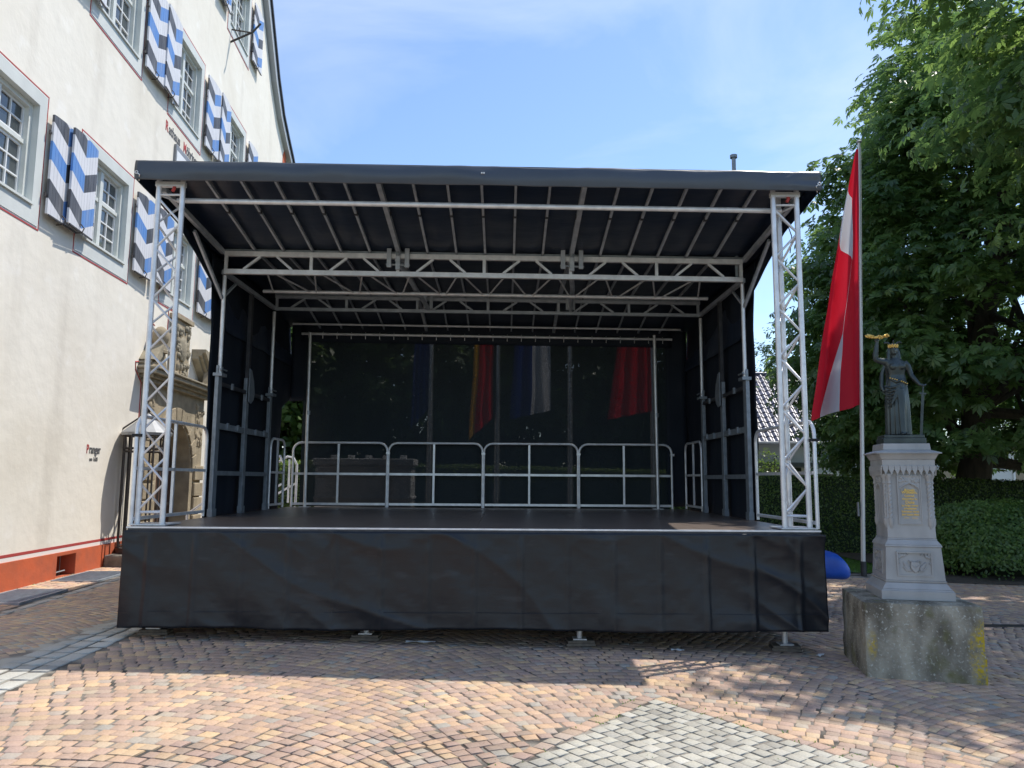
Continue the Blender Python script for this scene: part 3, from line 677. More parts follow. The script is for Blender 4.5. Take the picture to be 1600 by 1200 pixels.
# skirt: hanging tarpaulin with folds
def skf(a, b):
    u = -.03 + a * (W + .06); z = DK - .034 - b * (.955 + .014 * a)
    fl = b * b; y = -.018 - .012 * fl
    y -= (.008 + .03 * fl) * abs(wob(u, 0, z, .8)) + .018 * wob(u * 2.2 + z * 1.5, 3, z * 1.2) * (b ** .5) + .004 * wob(u * 5 + z * 4, 8, z * 3) + .0016 * wob(u * 11 - z * 9, 2, z * 7) + .008 * math.sin(u * 5.4 + 2 * wob(u, 1, 0)) * b
    rd = lambda p, q, r_: max(0, 1 - 3.2 * abs(wob(p, q, r_))) ** 2
    top = max(0, 1 - b * 3.2); y -= .013 * rd(u * .9 + z * 1.1, 11, z * .9) + .026 * top * rd(u * 2.4 + z * 2, 17, z * 5) * max(0, wob(u * .8, 31, 0) + .25) + .04 * max(0, (u - 6.2)) * rd(u * 1.5 + z * 2.2, 5, z)
    k = (u / .47) % 1; y -= (.010 + .022 * abs(wob(u * .9, 41, 0))) * max(0, 1 - abs(k - .5) * 12) * min(1, b * 6) + .010 * math.sin(2 * math.pi * k) * b ** .7
    return (u, y, z + (.010 * math.sin(u * 2.1) + .008 * wob(u * 3, 0, 0)) * fl)
MB().grid(skf, 480, 44).build('skirt', 'tarp_skirt', stage, smooth=True, solid=.003, fix=False)
for sd in (0, 1):
    def sks(a, b):
        v = .0 + a * 2.6; z = DK - .034 - b * .95; off = .032 + .008 * b * b + .012 * wob(v * 2, 5 + sd, z); return ((-off) if sd == 0 else W + off, v, z)
    MB().grid(sks, 50, 14).build('side_skirt', 'tarp_skirt', stage, smooth=True, solid=.003, fix=False)
MB().grid(lambda a, b: (-.03 + a * (W + .06), -.047 - .012 * abs(wob(a * 6, 0, 0)), DK - .034 - .79 + .002 * math.sin(a * 40) - b * .004), 60, 1).build('hem_seam', 'tarp_matt', stage, solid=.002)
# legs and the trailer chassis in the dark below
lx = (.22, 2.40, 4.61, 6.75)
for i, u in enumerate(lx):
    x = STG.x + u; z0 = gz(x) + .055
    q = MB().tube((u, .28, z0 + .012), (u, .28, DK - .17), .028, 12); q.box(u - .07, u + .07, .21, .35, z0, z0 + .012); q.build('leg', 'alu', stage, smooth=True)
    ang = (.1, -.05, .08, -.15)[i]
    t = tag(MB().box(-.15, .15, -.10, .10, 0, .028).box(-.135, .14, -.095, .095, .0285, .054).build('foot_block', 'wood_block', loc=(x, STG.y + .28 + u * .0087, gz(x) + .0), bevel=.004),
            ('wooden packing block under the leftmost front leg', 'wooden packing block under the second leg from the left', 'wooden packing block under the third leg from the left', 'wooden packing block under the rightmost front leg')[i], 'block', 'packing blocks under the stage legs')
    t.rotation_euler = (0, 0, ang)
for u in (.4, 2.4, 4.6, 6.7): MB().tube((u, 2.0, gz(STG.x + u) + .0), (u, 2.0, DK - .17), .035, 10).build('leg', 'dark_steel', stage)
MB().box(.1, W - .1, 2.15, 2.3, .5, .75).box(.1, W - .1, 4.2, 4.35, .5, .75).build('chassis_beam', 'dark_steel', stage)
for u in (3.0, 4.0):
    for v in (2.25, 4.25): MB().path([(u + .31 * math.cos(t * math.pi / 12), v, gz(STG.x + u) + .32 + .31 * math.sin(t * math.pi / 12)) for t in range(24)], .09, 8, closed=True).build('wheel', 'black', stage)

# corner towers: three chords and lacing
def tower(u0, mirror):
    p = [(u0, .17), (u0 + .26, .17), (u0 + .15, .42)]
    base = MB().box(u0 - .06, u0 + .32, .10, .50, DK + .008, DK + .02)
    tz = 4.79 + zt(u0)
    o = base.build('corner_tower', 'alu', stage); MB().box(u0 - .03, u0 + .29, .14, .20, tz - .03, tz + .02).build('head_plate', 'alu', o)
    for x, y in p: MB().tube((x, y, DK + .021), (x, y, tz + .06), .029, 14).build('chord', 'alu', o, smooth=True)
    for a, b, ph in ((0, 1, 0), (1, 2, 1), (2, 0, 0)):
        n = 12; z0, z1 = DK + .16, tz - .16; dz = (z1 - z0) / n
        for k in range(n):
            q0, q1 = (p[a], p[b]) if (k + ph) % 2 == 0 else (p[b], p[a])
            MB().tube((*q0, z0 + k * dz), (*q1, z0 + (k + 1) * dz), .0125, 8).build('brace', 'alu', o, smooth=True)
        MB().tube((*p[a], z0 - .02), (*p[b], z0 - .02), .0125, 8).build('brace', 'alu', o, smooth=True)
        MB().tube((*p[a], tz - .12), (*p[b], tz - .12), .0125, 8).build('brace', 'alu', o, smooth=True)
    MB().path([(u0 + .16, .185, tz - .0), (u0 + .17, .16, tz - .05), (u0 + .15, .165, tz - .085)], .018, 8).build('red_strap', 'red_line', o)
    return o
tower(.01, 1); tower(6.755, -1)
MB().tube((.15, .33, 4.665), (W - .15, .33, 4.665 + zt(W)), .029, 14).build('front_beam', 'alu', stage, smooth=True)

# canopy
prof = [(.05, 5.01), (.10, 5.03), (2.1, 4.695), (4.4, 4.665), (5.97, 4.36)]
UL, UR = -.20, W + .19
def roofz(v):
    for (a, za), (b, zb) in zip(prof, prof[1:]):
        if v <= b: return za + (zb - za) * (v - a) / (b - a)
    return prof[-1][1]
def canf(a, b):
    u = UL + a * (UR - UL); v = .05 + b * 5.92
    rb = abs(math.sin(math.pi * (u - .44) / .387))
    return (u, v, roofz(v) + zt(u) - .022 * rb * min(1, b * 12) * min(1, (1 - b) * 12) + .012 * wob(u * 1.6, v * 3, 0) * min(1, b * 12))
MB().grid(canf, 160, 48).build('canopy', 'tarp', stage, smooth=True, solid=.003, fix=False)
def fasf(a, b):
    u = UL + a * (UR - UL); sag = .010 * wob(u * 1.3, 0, 4) + .005 * wob(u * 5, 0, 9)
    y = .045 - .022 * math.sin(math.pi * b) - .012 * wob(u * 1.8, b * 1.2, 2) - .02 * (b > .98) * 0
    cr = max(0, (u - (W - .5)) / .7); y -= .02 * cr * wob(u * 6, b * 3, 1)
    return (u, y, 5.008 + zt(u) - .004 + sag * (1 - b) - b * (.215 + .006 * wob(u * 2, 5, 0)))
MB().grid(fasf, 220, 14).build('fascia', 'tarp_fascia', stage, smooth=True, solid=.003, fix=False)
for sd, u in ((0, UL), (1, UR)):
    low = [(.045, 4.80), (.95, 4.64), (1.35, 4.45), (1.9, 4.18), (2.2, 4.0), (2.42, 3.82), (2.5, 3.6)]
    def lowz(v):
        for (a, za), (b, zb) in zip(low, low[1:]):
            if v <= b: return za + (zb - za) * (v - a) / (b - a)
        return 3.6
    def sidef(a, b):
        v = .045 + a * 5.92; z1 = roofz(v) + zt(u) - .003; z0 = lowz(v) + zt(u) + .02 * wob(v * 3, 2 + sd, 0)
        off = .03 * wob(v * 1.7, b * 1.5, 3 + sd) * math.sin(math.pi * min(1, b * 1.0))
        inn = .16 * b * min(1, v / 2.2)
        return (u + (inn if sd == 0 else -inn) + off, v, z1 + (z0 - z1) * b)
    MB().grid(sidef, 70, 12).build('side_valance', 'tarp', stage, smooth=True, solid=.003, fix=False)
    # eyelets and cord at the front corner
    MB().path([(u + (.03 if sd == 0 else -.03) + .016 * math.cos(t), .012, 4.86 + zt(u) + .016 * math.sin(t)) for t in [k * .628 for k in range(10)]], .005, 6, closed=True).build('eyelet', 'alu', stage)
    MB().path([(u + (.02 if sd == 0 else -.02), .03, 4.86 + zt(u)), (u + (.07 if sd == 0 else -.07), -.0, 4.83 + zt(u)), (u + (.02 if sd == 0 else -.02), .1, 4.80 + zt(u))], .006, 6).build('cord', 'white_line', stage)
MB().path([(UR - .06, .9, 4.66), (UR - .02, .88, 4.5), (UR - .04, .9, 4.30)], .006, 6).build('cord', 'black', stage)
for dx in (-.012, .012): MB().box(3.56 + dx - .008, 3.56 + dx + .008, .0, .012, 4.88, 4.896).build('eyelet', 'paper', stage)
# rafters
for k in range(17):
    u = .44 + .387 * k; th = k in (5, 11); a, b = (.055, .07) if th else (.028, .036)
    pts = [(u, .09, roofz(.1) + zt(u) - .05), (u, 2.08, roofz(2.1) + zt(u) - .045), (u, 4.4, roofz(4.4) + zt(u) - .05), (u, 5.9, roofz(5.9) + zt(u) - .05)]
    o = MB().bar(pts[0], pts[1], a, b).build('rafter', 'alu_dull', stage)
    MB().bar(pts[1], pts[2], a, b).build('rear_length', 'alu_dull', o); MB().bar(pts[2], pts[3], a * .9, b * .9).build('rear_length', 'alu_dull', o)
    MB().box(u - a * .7, u + a * .7, 1.05, 1.10, roofz(1.07) + zt(u) - .075, roofz(1.07) + zt(u) - .028).build('joint_sleeve', 'dark_steel', o)
def slope_box(mb, u0, u1, v0, v1, z0, z1):
    a, b = zt(u0), zt(u1)
    return mb.add([(u0, v0, z0 + a), (u1, v0, z0 + b), (u1, v1, z0 + b), (u0, v1, z0 + a), (u0, v0, z1 + a), (u1, v0, z1 + b), (u1, v1, z1 + b), (u0, v1, z1 + a)], [(0, 3, 2, 1), (4, 5, 6, 7), (0, 1, 5, 4), (1, 2, 6, 5), (2, 3, 7, 6), (3, 0, 4, 7)])
def truss(v, z0, z1, hb, th, m, pan=6):
    o = slope_box(MB(), .05, W - .05, v, v + .06, z1 - hb, z1).build('roof_truss', m, stage, bevel=.003)
    slope_box(MB(), .05, W - .05, v, v + .06, z0, z0 + hb).build('lower_chord', m, o, bevel=.003)
    slope_box(MB(), .02, W - .02, v + .065, v + .12, z1 - .03, z1 + .045).build('angle_rail', 'alu_dull', o)
    pw = (W - .1) / pan; m0, m1 = z0 + hb + .0005, z1 - hb - .0005
    for k in range(pan + 1):
        u = .05 + k * pw + (0.02 if k == 0 else (-.02 if k == pan else 0)); MB().box(u - .02, u + .02, v + .012, v + .048, m0 + zt(u), m1 + zt(u)).build('upright', m, o)
        if k == pan: break
        for fa, fb in ((.22, .41), (.78, .60)):
            u0, u1 = .05 + (k + fa) * pw, .05 + (k + fb) * pw
            MB().bar((u0, v + .03, m0 + zt(u0)), (u1, v + .03, m1 + zt(u1)), .03, th, (0, 1, 0)).build('brace', m, o)
    return o
truss(2.06, 4.305, 4.615, .065, .034, 'alu'); truss(4.38, 4.325, 4.575, .05, .03, 'alu_dull')
mid = MB().tube((.25, 3.12, 4.325), (W - .25, 3.12, 4.325 + zt(W)), .026, 12).build('lacing_bar', 'alu', stage, smooth=True)
n = 20; pw = (W - .7) / n
for k in range(n):
    u0 = .35 + k * pw; a, b = (2.12, 3.10) if k % 2 else (3.10, 2.12)
    MB().tube((u0 + .05, a, 4.325 + zt(u0)), (u0 + pw - .05, b, 4.325 + zt(u0)), .012, 8).build('lacing', 'alu', mid, smooth=True)
for u in (2.375, 4.70):                                    # hinge brackets where the folding arms cross the beams
    h = MB().box(u - .15, u - .09, 2.02, 2.055, 4.40, 4.66).box(u + .09, u + .15, 2.02, 2.055, 4.40, 4.66).box(u - .03, u + .03, 2.015, 2.055, 4.37, 4.62).build('hinge_bracket', 'alu_dull', stage, bevel=.004)
    MB().tube((u - .16, 2.035, 4.44), (u + .16, 2.035, 4.43), .014, 8).tube((u, 2.0, 4.55), (u, 2.0, 4.60), .025, 8).build('bolt', 'steel', h)
    MB().path([(u - .02, 2.1, 4.52), (u + .1, 3.1, 4.40), (u + .18, 4.36, 4.36)], .035, 8).build('folding_arm', 'alu_dull', stage, smooth=True)
    MB().box(u + .10, u + .15, 4.33, 4.37, 4.36, 4.60).box(u + .2, u + .25, 4.33, 4.37, 4.36, 4.60).build('hinge_bracket', 'alu_dull', stage)
# rear bars with hooks for the net
MB().tube((.02, 5.55, 4.335), (W - .1, 5.55, 4.335 + zt(W)), .020, 10).build('rear_beam', 'alu', stage, smooth=True)
rb = MB().tube((.12, 5.80, 4.205), (W - .2, 5.80, 4.205 + zt(W)), .024, 10).build('net_rail', 'alu', stage, smooth=True)
for k in range(26):
    u = .25 + k * .257; MB().path([(u, 5.80, 4.24 + zt(u)), (u, 5.76, 4.21 + zt(u)), (u, 5.79, 4.12 + zt(u))], .006, 5).build('hook', 'alu', rb)
MB().grid(lambda a, b: (.1 + a * (W - .3), 5.86 + .012 * wob(a * 9, b * 3, 7), 4.42 + zt(a * W) - b * .36), 60, 4).build('rear_valance', 'tarp_matt', stage, smooth=True, solid=.003)
MB().grid(lambda a, b: (-.08 + a * .30, 5.90 + .01 * wob(a, b * 5, 2), 4.40 - b * 1.42), 4, 16).build('rear_return', 'tarp_matt', stage, smooth=True, solid=.003)
MB().grid(lambda a, b: (W - .34 + a * .42, 5.90 + .01 * wob(a, b * 5, 3), 4.36 - b * 3.22), 4, 30).build('rear_return', 'tarp_matt', stage, smooth=True, solid=.003)
def scr(a, b):
    u = .17 + a * (W - .47); z = 4.13 + zt(u) - b * 3.02
    return (u, 5.885 + .02 * wob(u * 1.5, z * .6, 3) + .012 * wob(u * 5, z * 1.1, 6) * (1 - b * .5), z)
MB().grid(scr, 120, 40).build('rear_net', 'gauze', stage, smooth=True, fix=False)
for u in (.33, 6.52):
    o = MB().tube((u, 5.66, DK + .012), (u - .02, 5.66, 4.20), .028, 12).build('rear_post', 'alu', stage, smooth=True)
    MB().box(u - .09, u + .09, 5.60, 5.72, DK + .001, DK + .011).build('foot_plate', 'alu', o); MB().tube((u, 5.66, 2.72), (u, 5.66, 2.79), .034, 12).build('clamp', 'alu_dull', o)

# side walls: tarpaulin, steel columns and rails of the trailer
for sd in (0, 1):
    X = (lambda d: d) if sd == 0 else (lambda d: W - d)
    fl = lambda d: X(d)
    zr = zt(X(0))
    def wallf(a, b):
        z = DK - .06 + b * (4.62 + zr - DK + .04); v1 = 5.92 if (z > 3.0 or sd) else 5.42 + max(0, (z - 2.85)) * 3
        v0 = 2.08 + .05 * wob(0, z * 1.5, sd); v = v0 + a * (v1 - v0)
        return (X(-.075 + .022 * wob(v * 1.5, z * 1.2, sd) + .012 * wob(v * 5, z * .6, 4 + sd) - .05 * max(0, (z - 3.6))), v, z)
    MB().grid(wallf, 50, 40).build('side_wall', 'tarp_matt', stage, smooth=True, solid=.003, fix=False)
    def post(v, wd_, z1, tube_top):
        o = MB().box(*sorted((X(.0), X(.05))), v - wd_ / 2, v + wd_ / 2, DK + .001, z1).build('column', 'steel', stage, bevel=.004)
        if tube_top:
            MB().tube((X(.035), v, z1 - .02), (X(.035), v, 4.30 + zr), .027, 12).build('mast_tube', 'alu', o, smooth=True)
            MB().box(*sorted((X(-.02), X(.10))), v - .09, v + .09, z1 - .02, z1 + .02).tube((X(.09), v - .10, z1 + .07), (X(.09), v + .10, z1 + .07), .012, 8).box(*sorted((X(.02), X(.05))), v - .085, v - .065, z1, z1 + .12).box(*sorted((X(.02), X(.05))), v + .065, v + .085, z1, z1 + .12).build('clamp', 'steel', o)
        else:
            MB().box(*sorted((X(.01), X(.06))), v - .04, v + .04, z1 + .001, 4.30 + zr).build('upper_column', 'dark_steel', o)
            MB().poly([[(v - .05, z1 - .35), (v + .05, z1 - .37), (v + .16, z1 - .3), (v + .2, z1 - .2), (v + .14, z1 - .02), (v + .03, z1 + .12), (v - .05, z1 + .14)]], lambda a, b, d: (X(d), a, b), .071, .085).build('pulley_plate', 'steel', o)
        MB().box(*sorted((X(-.005), X(.06))), v - wd_ / 2 - .008, v + wd_ / 2 + .008, DK + .0005, DK + .10).build('foot', 'steel', o)
    post(2.16, .13, 2.95, True); post(3.27, .11, 3.05, False); post(4.40, .11, 2.93, True)
    for z, h_, m_ in ((1.66, .06, 'steel'), (2.28, .08, 'steel'), (2.84, .05, 'dark_steel')):
        for va, vb in ((2.227, 3.213), (3.327, 4.343)): MB().box(*sorted((X(.005), X(.045))), va, vb, z - h_ / 2, z + h_ / 2).build('wall_rail', m_, stage)
    for v, z in ((2.5, 2.30), (2.9, 2.30), (3.7, 2.29), (4.1, 2.30), (2.6, 2.85), (3.9, 2.84)): MB().box(*sorted((X(.046), X(.07))), v - .022, v + .022, z - .05, z + .035).build('latch', 'steel', stage)
    MB().bar((X(-.03), 1.25, 4.62 + zr), (X(.03), 2.12, 3.98 + zr), .03, .045).build('corner_brace', 'alu_dull', stage)
    MB().bar((X(.02), 2.2, 4.02 + zr), (X(.03), 2.6, 4.30 + zr), .03, .03).build('corner_brace', 'alu_dull', stage)
    MB().bar((X(-.02), .35, 4.80 + zr), (X(.03), 2.06, 4.60 + zr), .05, .06).build('edge_rafter', 'alu_dull', stage)
    MB().bar((X(.03), 2.12, 4.34 + zr), (X(.03), 4.4, 4.36 + zr), .05, .06).build('side_beam', 'alu_dull', stage)
    # side guard rails: front bay and rear bay
    def rail_side(v0, v1, d=.03, z0=DK + .012, h=1.13, m_='alu'):
        r_ = .15; x = X(d); fr = [(x, v0, z0), (x, v0, z0 + h - r_)] + [(x, v0 + r_ - r_ * math.cos(t), z0 + h - r_ + r_ * math.sin(t)) for t in (.4, .8, 1.2, 1.57)] + [(x, v1 - r_ + r_ * math.sin(t), z0 + h - r_ + r_ * math.cos(t)) for t in (0, .4, .8, 1.2)] + [(x, v1, z0 + h - r_), (x, v1, z0)]
        o = MB().path(fr, .02, 10).build('guard_rail', m_, stage, smooth=True)
        MB().bar((x, v0 + .02, z0 + .06), (x, v1 - .02, z0 + .06), .03, .035).build('bottom_rail', m_, o); MB().bar((x, v0 + .02, z0 + .58), (x, v1 - .02, z0 + .58), .03, .035).build('middle_rail', m_, o)
        MB().bar((x, (v0 + v1) / 2, z0 + .08), (x, (v0 + v1) / 2, z0 + h - .02), .03, .03).build('upright', m_, o)
        return o
    rail_side(.12, 2.02, -.03); rail_side(4.52, 5.30 if sd == 0 else 5.62, .04)
    MB().box(*sorted((X(-.07), X(.02))), .10, .14, 2.02, 2.05).build('cable_tie', 'black', stage)
MB().tube((W - .10, 2.16, 4.30), (W - .10, 2.16, 6.03), .028, 12).tube((W - .10, 2.16, 6.03), (W - .10, 2.16, 6.07), .05, 12).build('mast_tip', 'steel', stage)
# rear guard rails
ru = [.06, 1.75, 3.44, 5.13, 6.80]
for i in range(4):
    u0, u1 = ru[i] + .012, ru[i + 1] - .012; v = 5.74; z0 = DK + .002; h = 1.13; r_ = .15
    fr = [(u0, v, z0), (u0, v, z0 + h - r_)] + [(u0 + r_ - r_ * math.cos(t), v, z0 + h - r_ + r_ * math.sin(t)) for t in (.3, .6, .9, 1.2, 1.57)] + [(u1 - r_ + r_ * math.sin(t), v, z0 + h - r_ + r_ * math.cos(t)) for t in (0, .3, .6, .9, 1.2)] + [(u1, v, z0 + h - r_), (u1, v, z0)]
    o = MB().path(fr, .02, 10).build('guard_rail', 'alu', stage, smooth=True)
    MB().bar((u0 + .02, v, z0 + .055), (u1 - .02, v, z0 + .055), .03, .04).build('bottom_rail', 'alu', o); MB().bar((u0 + .02, v, z0 + .58), (u1 - .02, v, z0 + .58), .03, .04).build('middle_rail', 'alu', o)
    m_ = (u0 + u1) / 2 - .03; MB().bar((m_, v, z0 + .075), (m_, v, z0 + .56), .035, .03).bar((m_, v, z0 + .60), (m_, v, z0 + h - .02), .035, .03).build('upright', 'alu', o)
    MB().box(u1 - .02, u1 + .044, v - .03, v + .03, z0 + .93, z0 + .97).build('rail_clamp', 'alu', o)
# stairs going down behind the left wall
stt = thing('stage_stairs', 'aluminium stairs with handrail behind the left stage wall', 'stairs', STG + Vector((-.12, 5.62, 0)), R(.5))
for sd_ in (0, .85):
    fr = [(.02, sd_, 1.12), (.02, sd_, 1.85)] + [(-.05, sd_, 1.98), (-.16, sd_, 2.0), (-.32, sd_, 1.9), (-1.55, sd_, 1.02), (-1.62, sd_, .95), (-1.62, sd_, .30)]
    o = MB().path(fr, .022, 10).build('handrail', 'alu', stt, smooth=True); MB().bar((.0, sd_, 1.5), (-1.6, sd_, .55), .03, .035).build('middle_rail', 'alu', o)
    MB().bar((-.12, sd_, 1.15), (-.12, sd_, 1.95), .03, .03).build('upright', 'alu', o); MB().bar((.05, sd_, 1.02), (-1.75, sd_, .10), .03, .16).build('stringer', 'alu', o)
for k in range(5): MB().box(-.30 - k * .32, -.02 - k * .32, .02, .83, .90 - k * .17, .93 - k * .17).build('tread', 'alu_dull', stt)
# drawbar cover and litter
def dcf(a, b):
    x = 3.2 + 1.52 * (1 - (1 - a) ** 1.6); t = b * 2 * math.pi; f = (x - 3.2) / 1.52
    top = .72 - .06 * f - .16 * max(0, (f - .72) / .28) ** 1.5; bot = .255 + .03 * max(0, (f - .8) / .2) ** 2
    e = max(0, (f - .86) / .14); k = max(0., 1 - e ** 2.2) ** .5
    cz = (top + bot) / 2 - .05 * e; rz = (top - bot) / 2 * k; ry = .30 * k; c, s_ = math.cos(t), math.sin(t)
    return (x, 11.0 + ry * math.copysign(abs(c) ** .6, c), cz + rz * math.copysign(abs(s_) ** .6, s_) + .012 * wob(x * 5, t, 0) * k)
tag(MB().grid(dcf, 24, 32).build('drawbar_cover', 'blue_cover', smooth=True, angle=60), 'bright blue tarpaulin cover sticking out at the right end of the stage', 'cover')
for x, y, l_, a, lab in ((-.916, 8.1, .30, .03, 'white plastic strip lying in front of the stage middle'), (1.695, 8.05, .13, -.1, 'short white strip on the setts near the right stage end'), (3.12, 8.0, .14, .9, 'crumpled white slip beside the rightmost packing block')):
    q = MB().grid(lambda p, r_: (-l_ / 2 + p * l_, -.022 + r_ * .044, .006 + .012 * math.sin(p * 5 + r_ * 2) ** 2), 10, 3).build('litter_strip', 'paper', loc=(x, y, gz(x) + .002), solid=.002); q.rotation_euler = (0, .0205, a); tag(q, lab, 'litter')

# ------------------------------------------------------------------ monument: concrete block, pedestal, statue
MC = Vector((3.83, 7.58, 0)); MR = R(-12); BT = .515
zb = gz(3.83)
blk = MB()
def blockf():
    b_ = bmesh.new(); bmesh.ops.create_cube(b_, size=1); bmesh.ops.subdivide_edges(b_, edges=b_.edges[:], cuts=14, use_grid_fill=True)
    for v in b_.verts:
        c = v.co; ed = sum(abs(abs(q) - .5) < .001 for q in c); k = .012 * noise.noise(c * 5) + .006 * noise.noise(c * 17) - (.014 + .012 * noise.noise(c * 9)) * (ed >= 2)
        v.co = Vector((c.x * (1.01 - .02 * (c.z + .5)), c.y * (1.01 - .02 * (c.z + .5)), (c.z + .5) * (BT - zb + .1) - .1)) + c.normalized() * k * (0 if c.z > .499 and ed < 2 else 1)
    me = bpy.data.meshes.new('concrete_block'); b_.to_mesh(me); b_.free(); me.materials.append(MATS['concrete'])
    me.polygons.foreach_set('use_smooth', [True] * len(me.polygons)); me.set_sharp_from_angle(angle=R(50)); return me
blk = put('concrete_block', blockf(), loc=(MC.x - .02, MC.y, zb)); blk.rotation_euler = (0, 0, MR)
tag(blk, 'weathered concrete block with yellow lichen under the grey pedestal', 'block')

ped = thing('pedestal', 'grey painted cast iron pedestal with gold inscription below the statue', 'pedestal', (MC.x, MC.y, BT), MR)
MB().frustum(.315, .002, .315, .085).frustum(.312, .0855, .30, .10).frustum(.30, .1005, .262, .155).frustum(.262, .1555, .268, .175).build('base_moulding', 'iron_paint', ped, bevel=.005)
MB().frustum(.258, .1755, .240, .482).build('lower_die', 'iron_paint', ped, bevel=.004)
MB().frustum(.250, .4825, .246, .500).frustum(.246, .5005, .214, .548).frustum(.218, .5485, .214, .56).build('waist_moulding', 'iron_paint', ped, bevel=.004)
MB().frustum(.212, .5605, .196, 1.20).frustum(.200, .561, .197, .70).build('shaft', 'iron_paint', ped, bevel=.004)
MB().frustum(.197, 1.2005, .232, 1.225).frustum(.232, 1.226, .232, 1.30).frustum(.236, 1.3005, .262, 1.355).frustum(.285, 1.3555, .285, 1.366).frustum(.285, 1.3665, .212, 1.392).frustum(.212, 1.3925, .205, 1.455).build('cap', 'iron_paint', ped, bevel=.003)
sides = [(0, 'front'), (-math.pi / 2, 'left'), (math.pi / 2, 'right'), (math.pi, 'back')]
fr_m, sh_m, li_m = MB(), MB(), MB()
for k in range(9):                                         # pointed frieze under the cap
    x = -.232 + .0258 + k * .0516
    fr_m.poly([[(x - .0235, 1.24), (x + .0235, 1.24), (x + .0235, 1.205), (x + .012, 1.185), (x, 1.150), (x - .012, 1.185), (x - .0235, 1.205)]], FR, -.246, -.2325)
    fr_m.ell((x + .0258, -.234, 1.235), (.007, .010, .012), 8, 5)
pn = MB()
def panel_frame(mb, x0, x1, z0, z1, yb, t=.014, d=.012, slope=0.):
    for a, b, c, e in ((x0, x1, z0, z0 + t), (x0, x1, z1 - t, z1), (x0, x0 + t, z0 + t, z1 - t), (x1 - t, x1, z0 + t, z1 - t)): mb.box(a, b, yb - slope * (-c) - d, yb + .02, c, e)
panel_frame(pn, -.155, .155, .215, .44, -.252)
r3 = random.Random(5)
def leafy(mb, cx, cz, y, n, rx, rz, sz):
    for k in range(n):
        a = r3.uniform(0, 6.28); q = r3.random() ** .5
        mb.ell((cx + rx * q * math.cos(a), y, cz + rz * q * math.sin(a)), (sz * r3.uniform(.6, 1.3), .010, sz * r3.uniform(.5, 1.1)), 7, 5, Matrix.Rotation(r3.uniform(-1, 1), 3, 'Y'))
rl, rl1, rl2 = MB(), MB(), MB()
for sg, q_ in ((-1, rl1), (1, rl2)): leafy(q_, sg * .115, .405, -.250, 12, .03, .022, .014); leafy(q_, sg * .135, .36, -.252, 5, .008, .03, .009); leafy(q_, sg * .07, .415, -.249, 4, .02, .008, .010)
rl.poly([[(-.035, .345), (.035, .345), (.038, .30), (.022, .268), (0, .25), (-.022, .268), (-.038, .30)]], FR, -.272, -.245)
rl.path([(-.03, -.272, .325), (0, -.274, .295), (.03, -.272, .325)], .005, 6)
for sg in (-1, 1):
    for k in range(7): 
        a = -.9 + k * .3; rl.ell((sg * (.055 + .012 * k * .4), -.256, .30 + .035 * math.sin(a)), (.026, .008, .008), 7, 5, Matrix.Rotation(sg * (-a), 3, 'Y'))
    rl.path([(sg * .03, -.258, .26), (sg * .075, -.258, .27), (sg * .10, -.256, .30)], .006, 6); rl.path([(sg * .02, -.258, .35), (sg * .05, -.258, .36), (sg * .05, -.256, .335)], .006, 6)
sp = MB()
sp.poly([[(-.10, .70), (.10, .70), (.10, 1.14), (-.10, 1.14)], [(-.082, .722), (.082, .722), (.082, 1.015), (.035, 1.052), (0, 1.075), (-.035, 1.052), (-.082, 1.015)]], FR, -.2135, -.19)
panel_frame(sp, -.106, .106, .69, 1.15, -.2136, .010, .008)
sl_ = MB()
for sg in (-1, 1): leafy(sl_, sg * .055, 1.105, -.214, 14, .035, .025, .014); sl_.path([(sg * .01, -.216, 1.075), (sg * .045, -.22, 1.06), (sg * .085, -.216, 1.03)], .007, 6)
col = MB(); nC = 16
def twisted(mb, cx, cy, z0, z1, r_):
    rings = []
    for i in range(61):
        z = z0 + (z1 - z0) * i / 60; ph = i / 60 * 26
        rings.append([(cx + (r_ * (1 + .16 * math.cos(2 * (t - ph)))) * math.cos(t), cy + (r_ * (1 + .16 * math.cos(2 * (t - ph)))) * math.sin(t), z) for t in [2 * math.pi * k / nC for k in range(nC)]])
    mb.loft(rings)
col1, col2 = MB(), MB()
for sg, col in ((-1, col1), (1, col2)):
    cx, cy = sg * .172, -.205
    twisted(col, cx, cy, .745, 1.07, .017)
    col.lathe([(.004, .64), (.012, .66), (.024, .69), (.024, .745)], (cx, cy, 0), 14); col.lathe([(.018, 1.07), (.024, 1.075), (.024, 1.085), (.019, 1.09), (.019, 1.11), (.030, 1.135), (.034, 1.15), (.034, 1.165), (.02, 1.166)], (cx, cy, 0), 14)
first = {}
for ang, nm in sides:
    for key, mb in (('frieze', fr_m), ('panel', pn), ('emblem', rl), ('corner_relief', rl1), ('corner_relief.', rl2), ('shaft_panel', sp), ('foliage_relief', sl_), ('column', col1), ('column.', col2)):
        if key not in first: first[key] = mb.mesh(key, 'iron_paint', smooth=key not in ('frieze', 'panel', 'shaft_panel'))
        o = put(key.rstrip('.'), first[key], ped); o.rotation_euler = (0, 0, ang)
lines = [('Aloeis', .034, 1.0), ('Wilhelm,', .034, .978), ('Conrad,', .024, .948), ('Gestorben zu', .021, .921), ('Dole', .036, .884), ('in Folge seiner', .022, .858), ('erhaltenen', .023, .830), ('Schrotten durch', .0215, .802), ('dem letzten Mann', .0215, .773)]
ins = []
for body, sz, z in lines:
    me = text_mesh(body, sz * 1.12, 'gold', .0012, 1., .0006, 'CENTER')
    mxw = max(abs(v.co.x) for v in me.vertices)
    if mxw > .076:
        for v in me.vertices: v.co.x *= .076 / mxw
    put('inscription', me, ped, (0, -.2125, z))
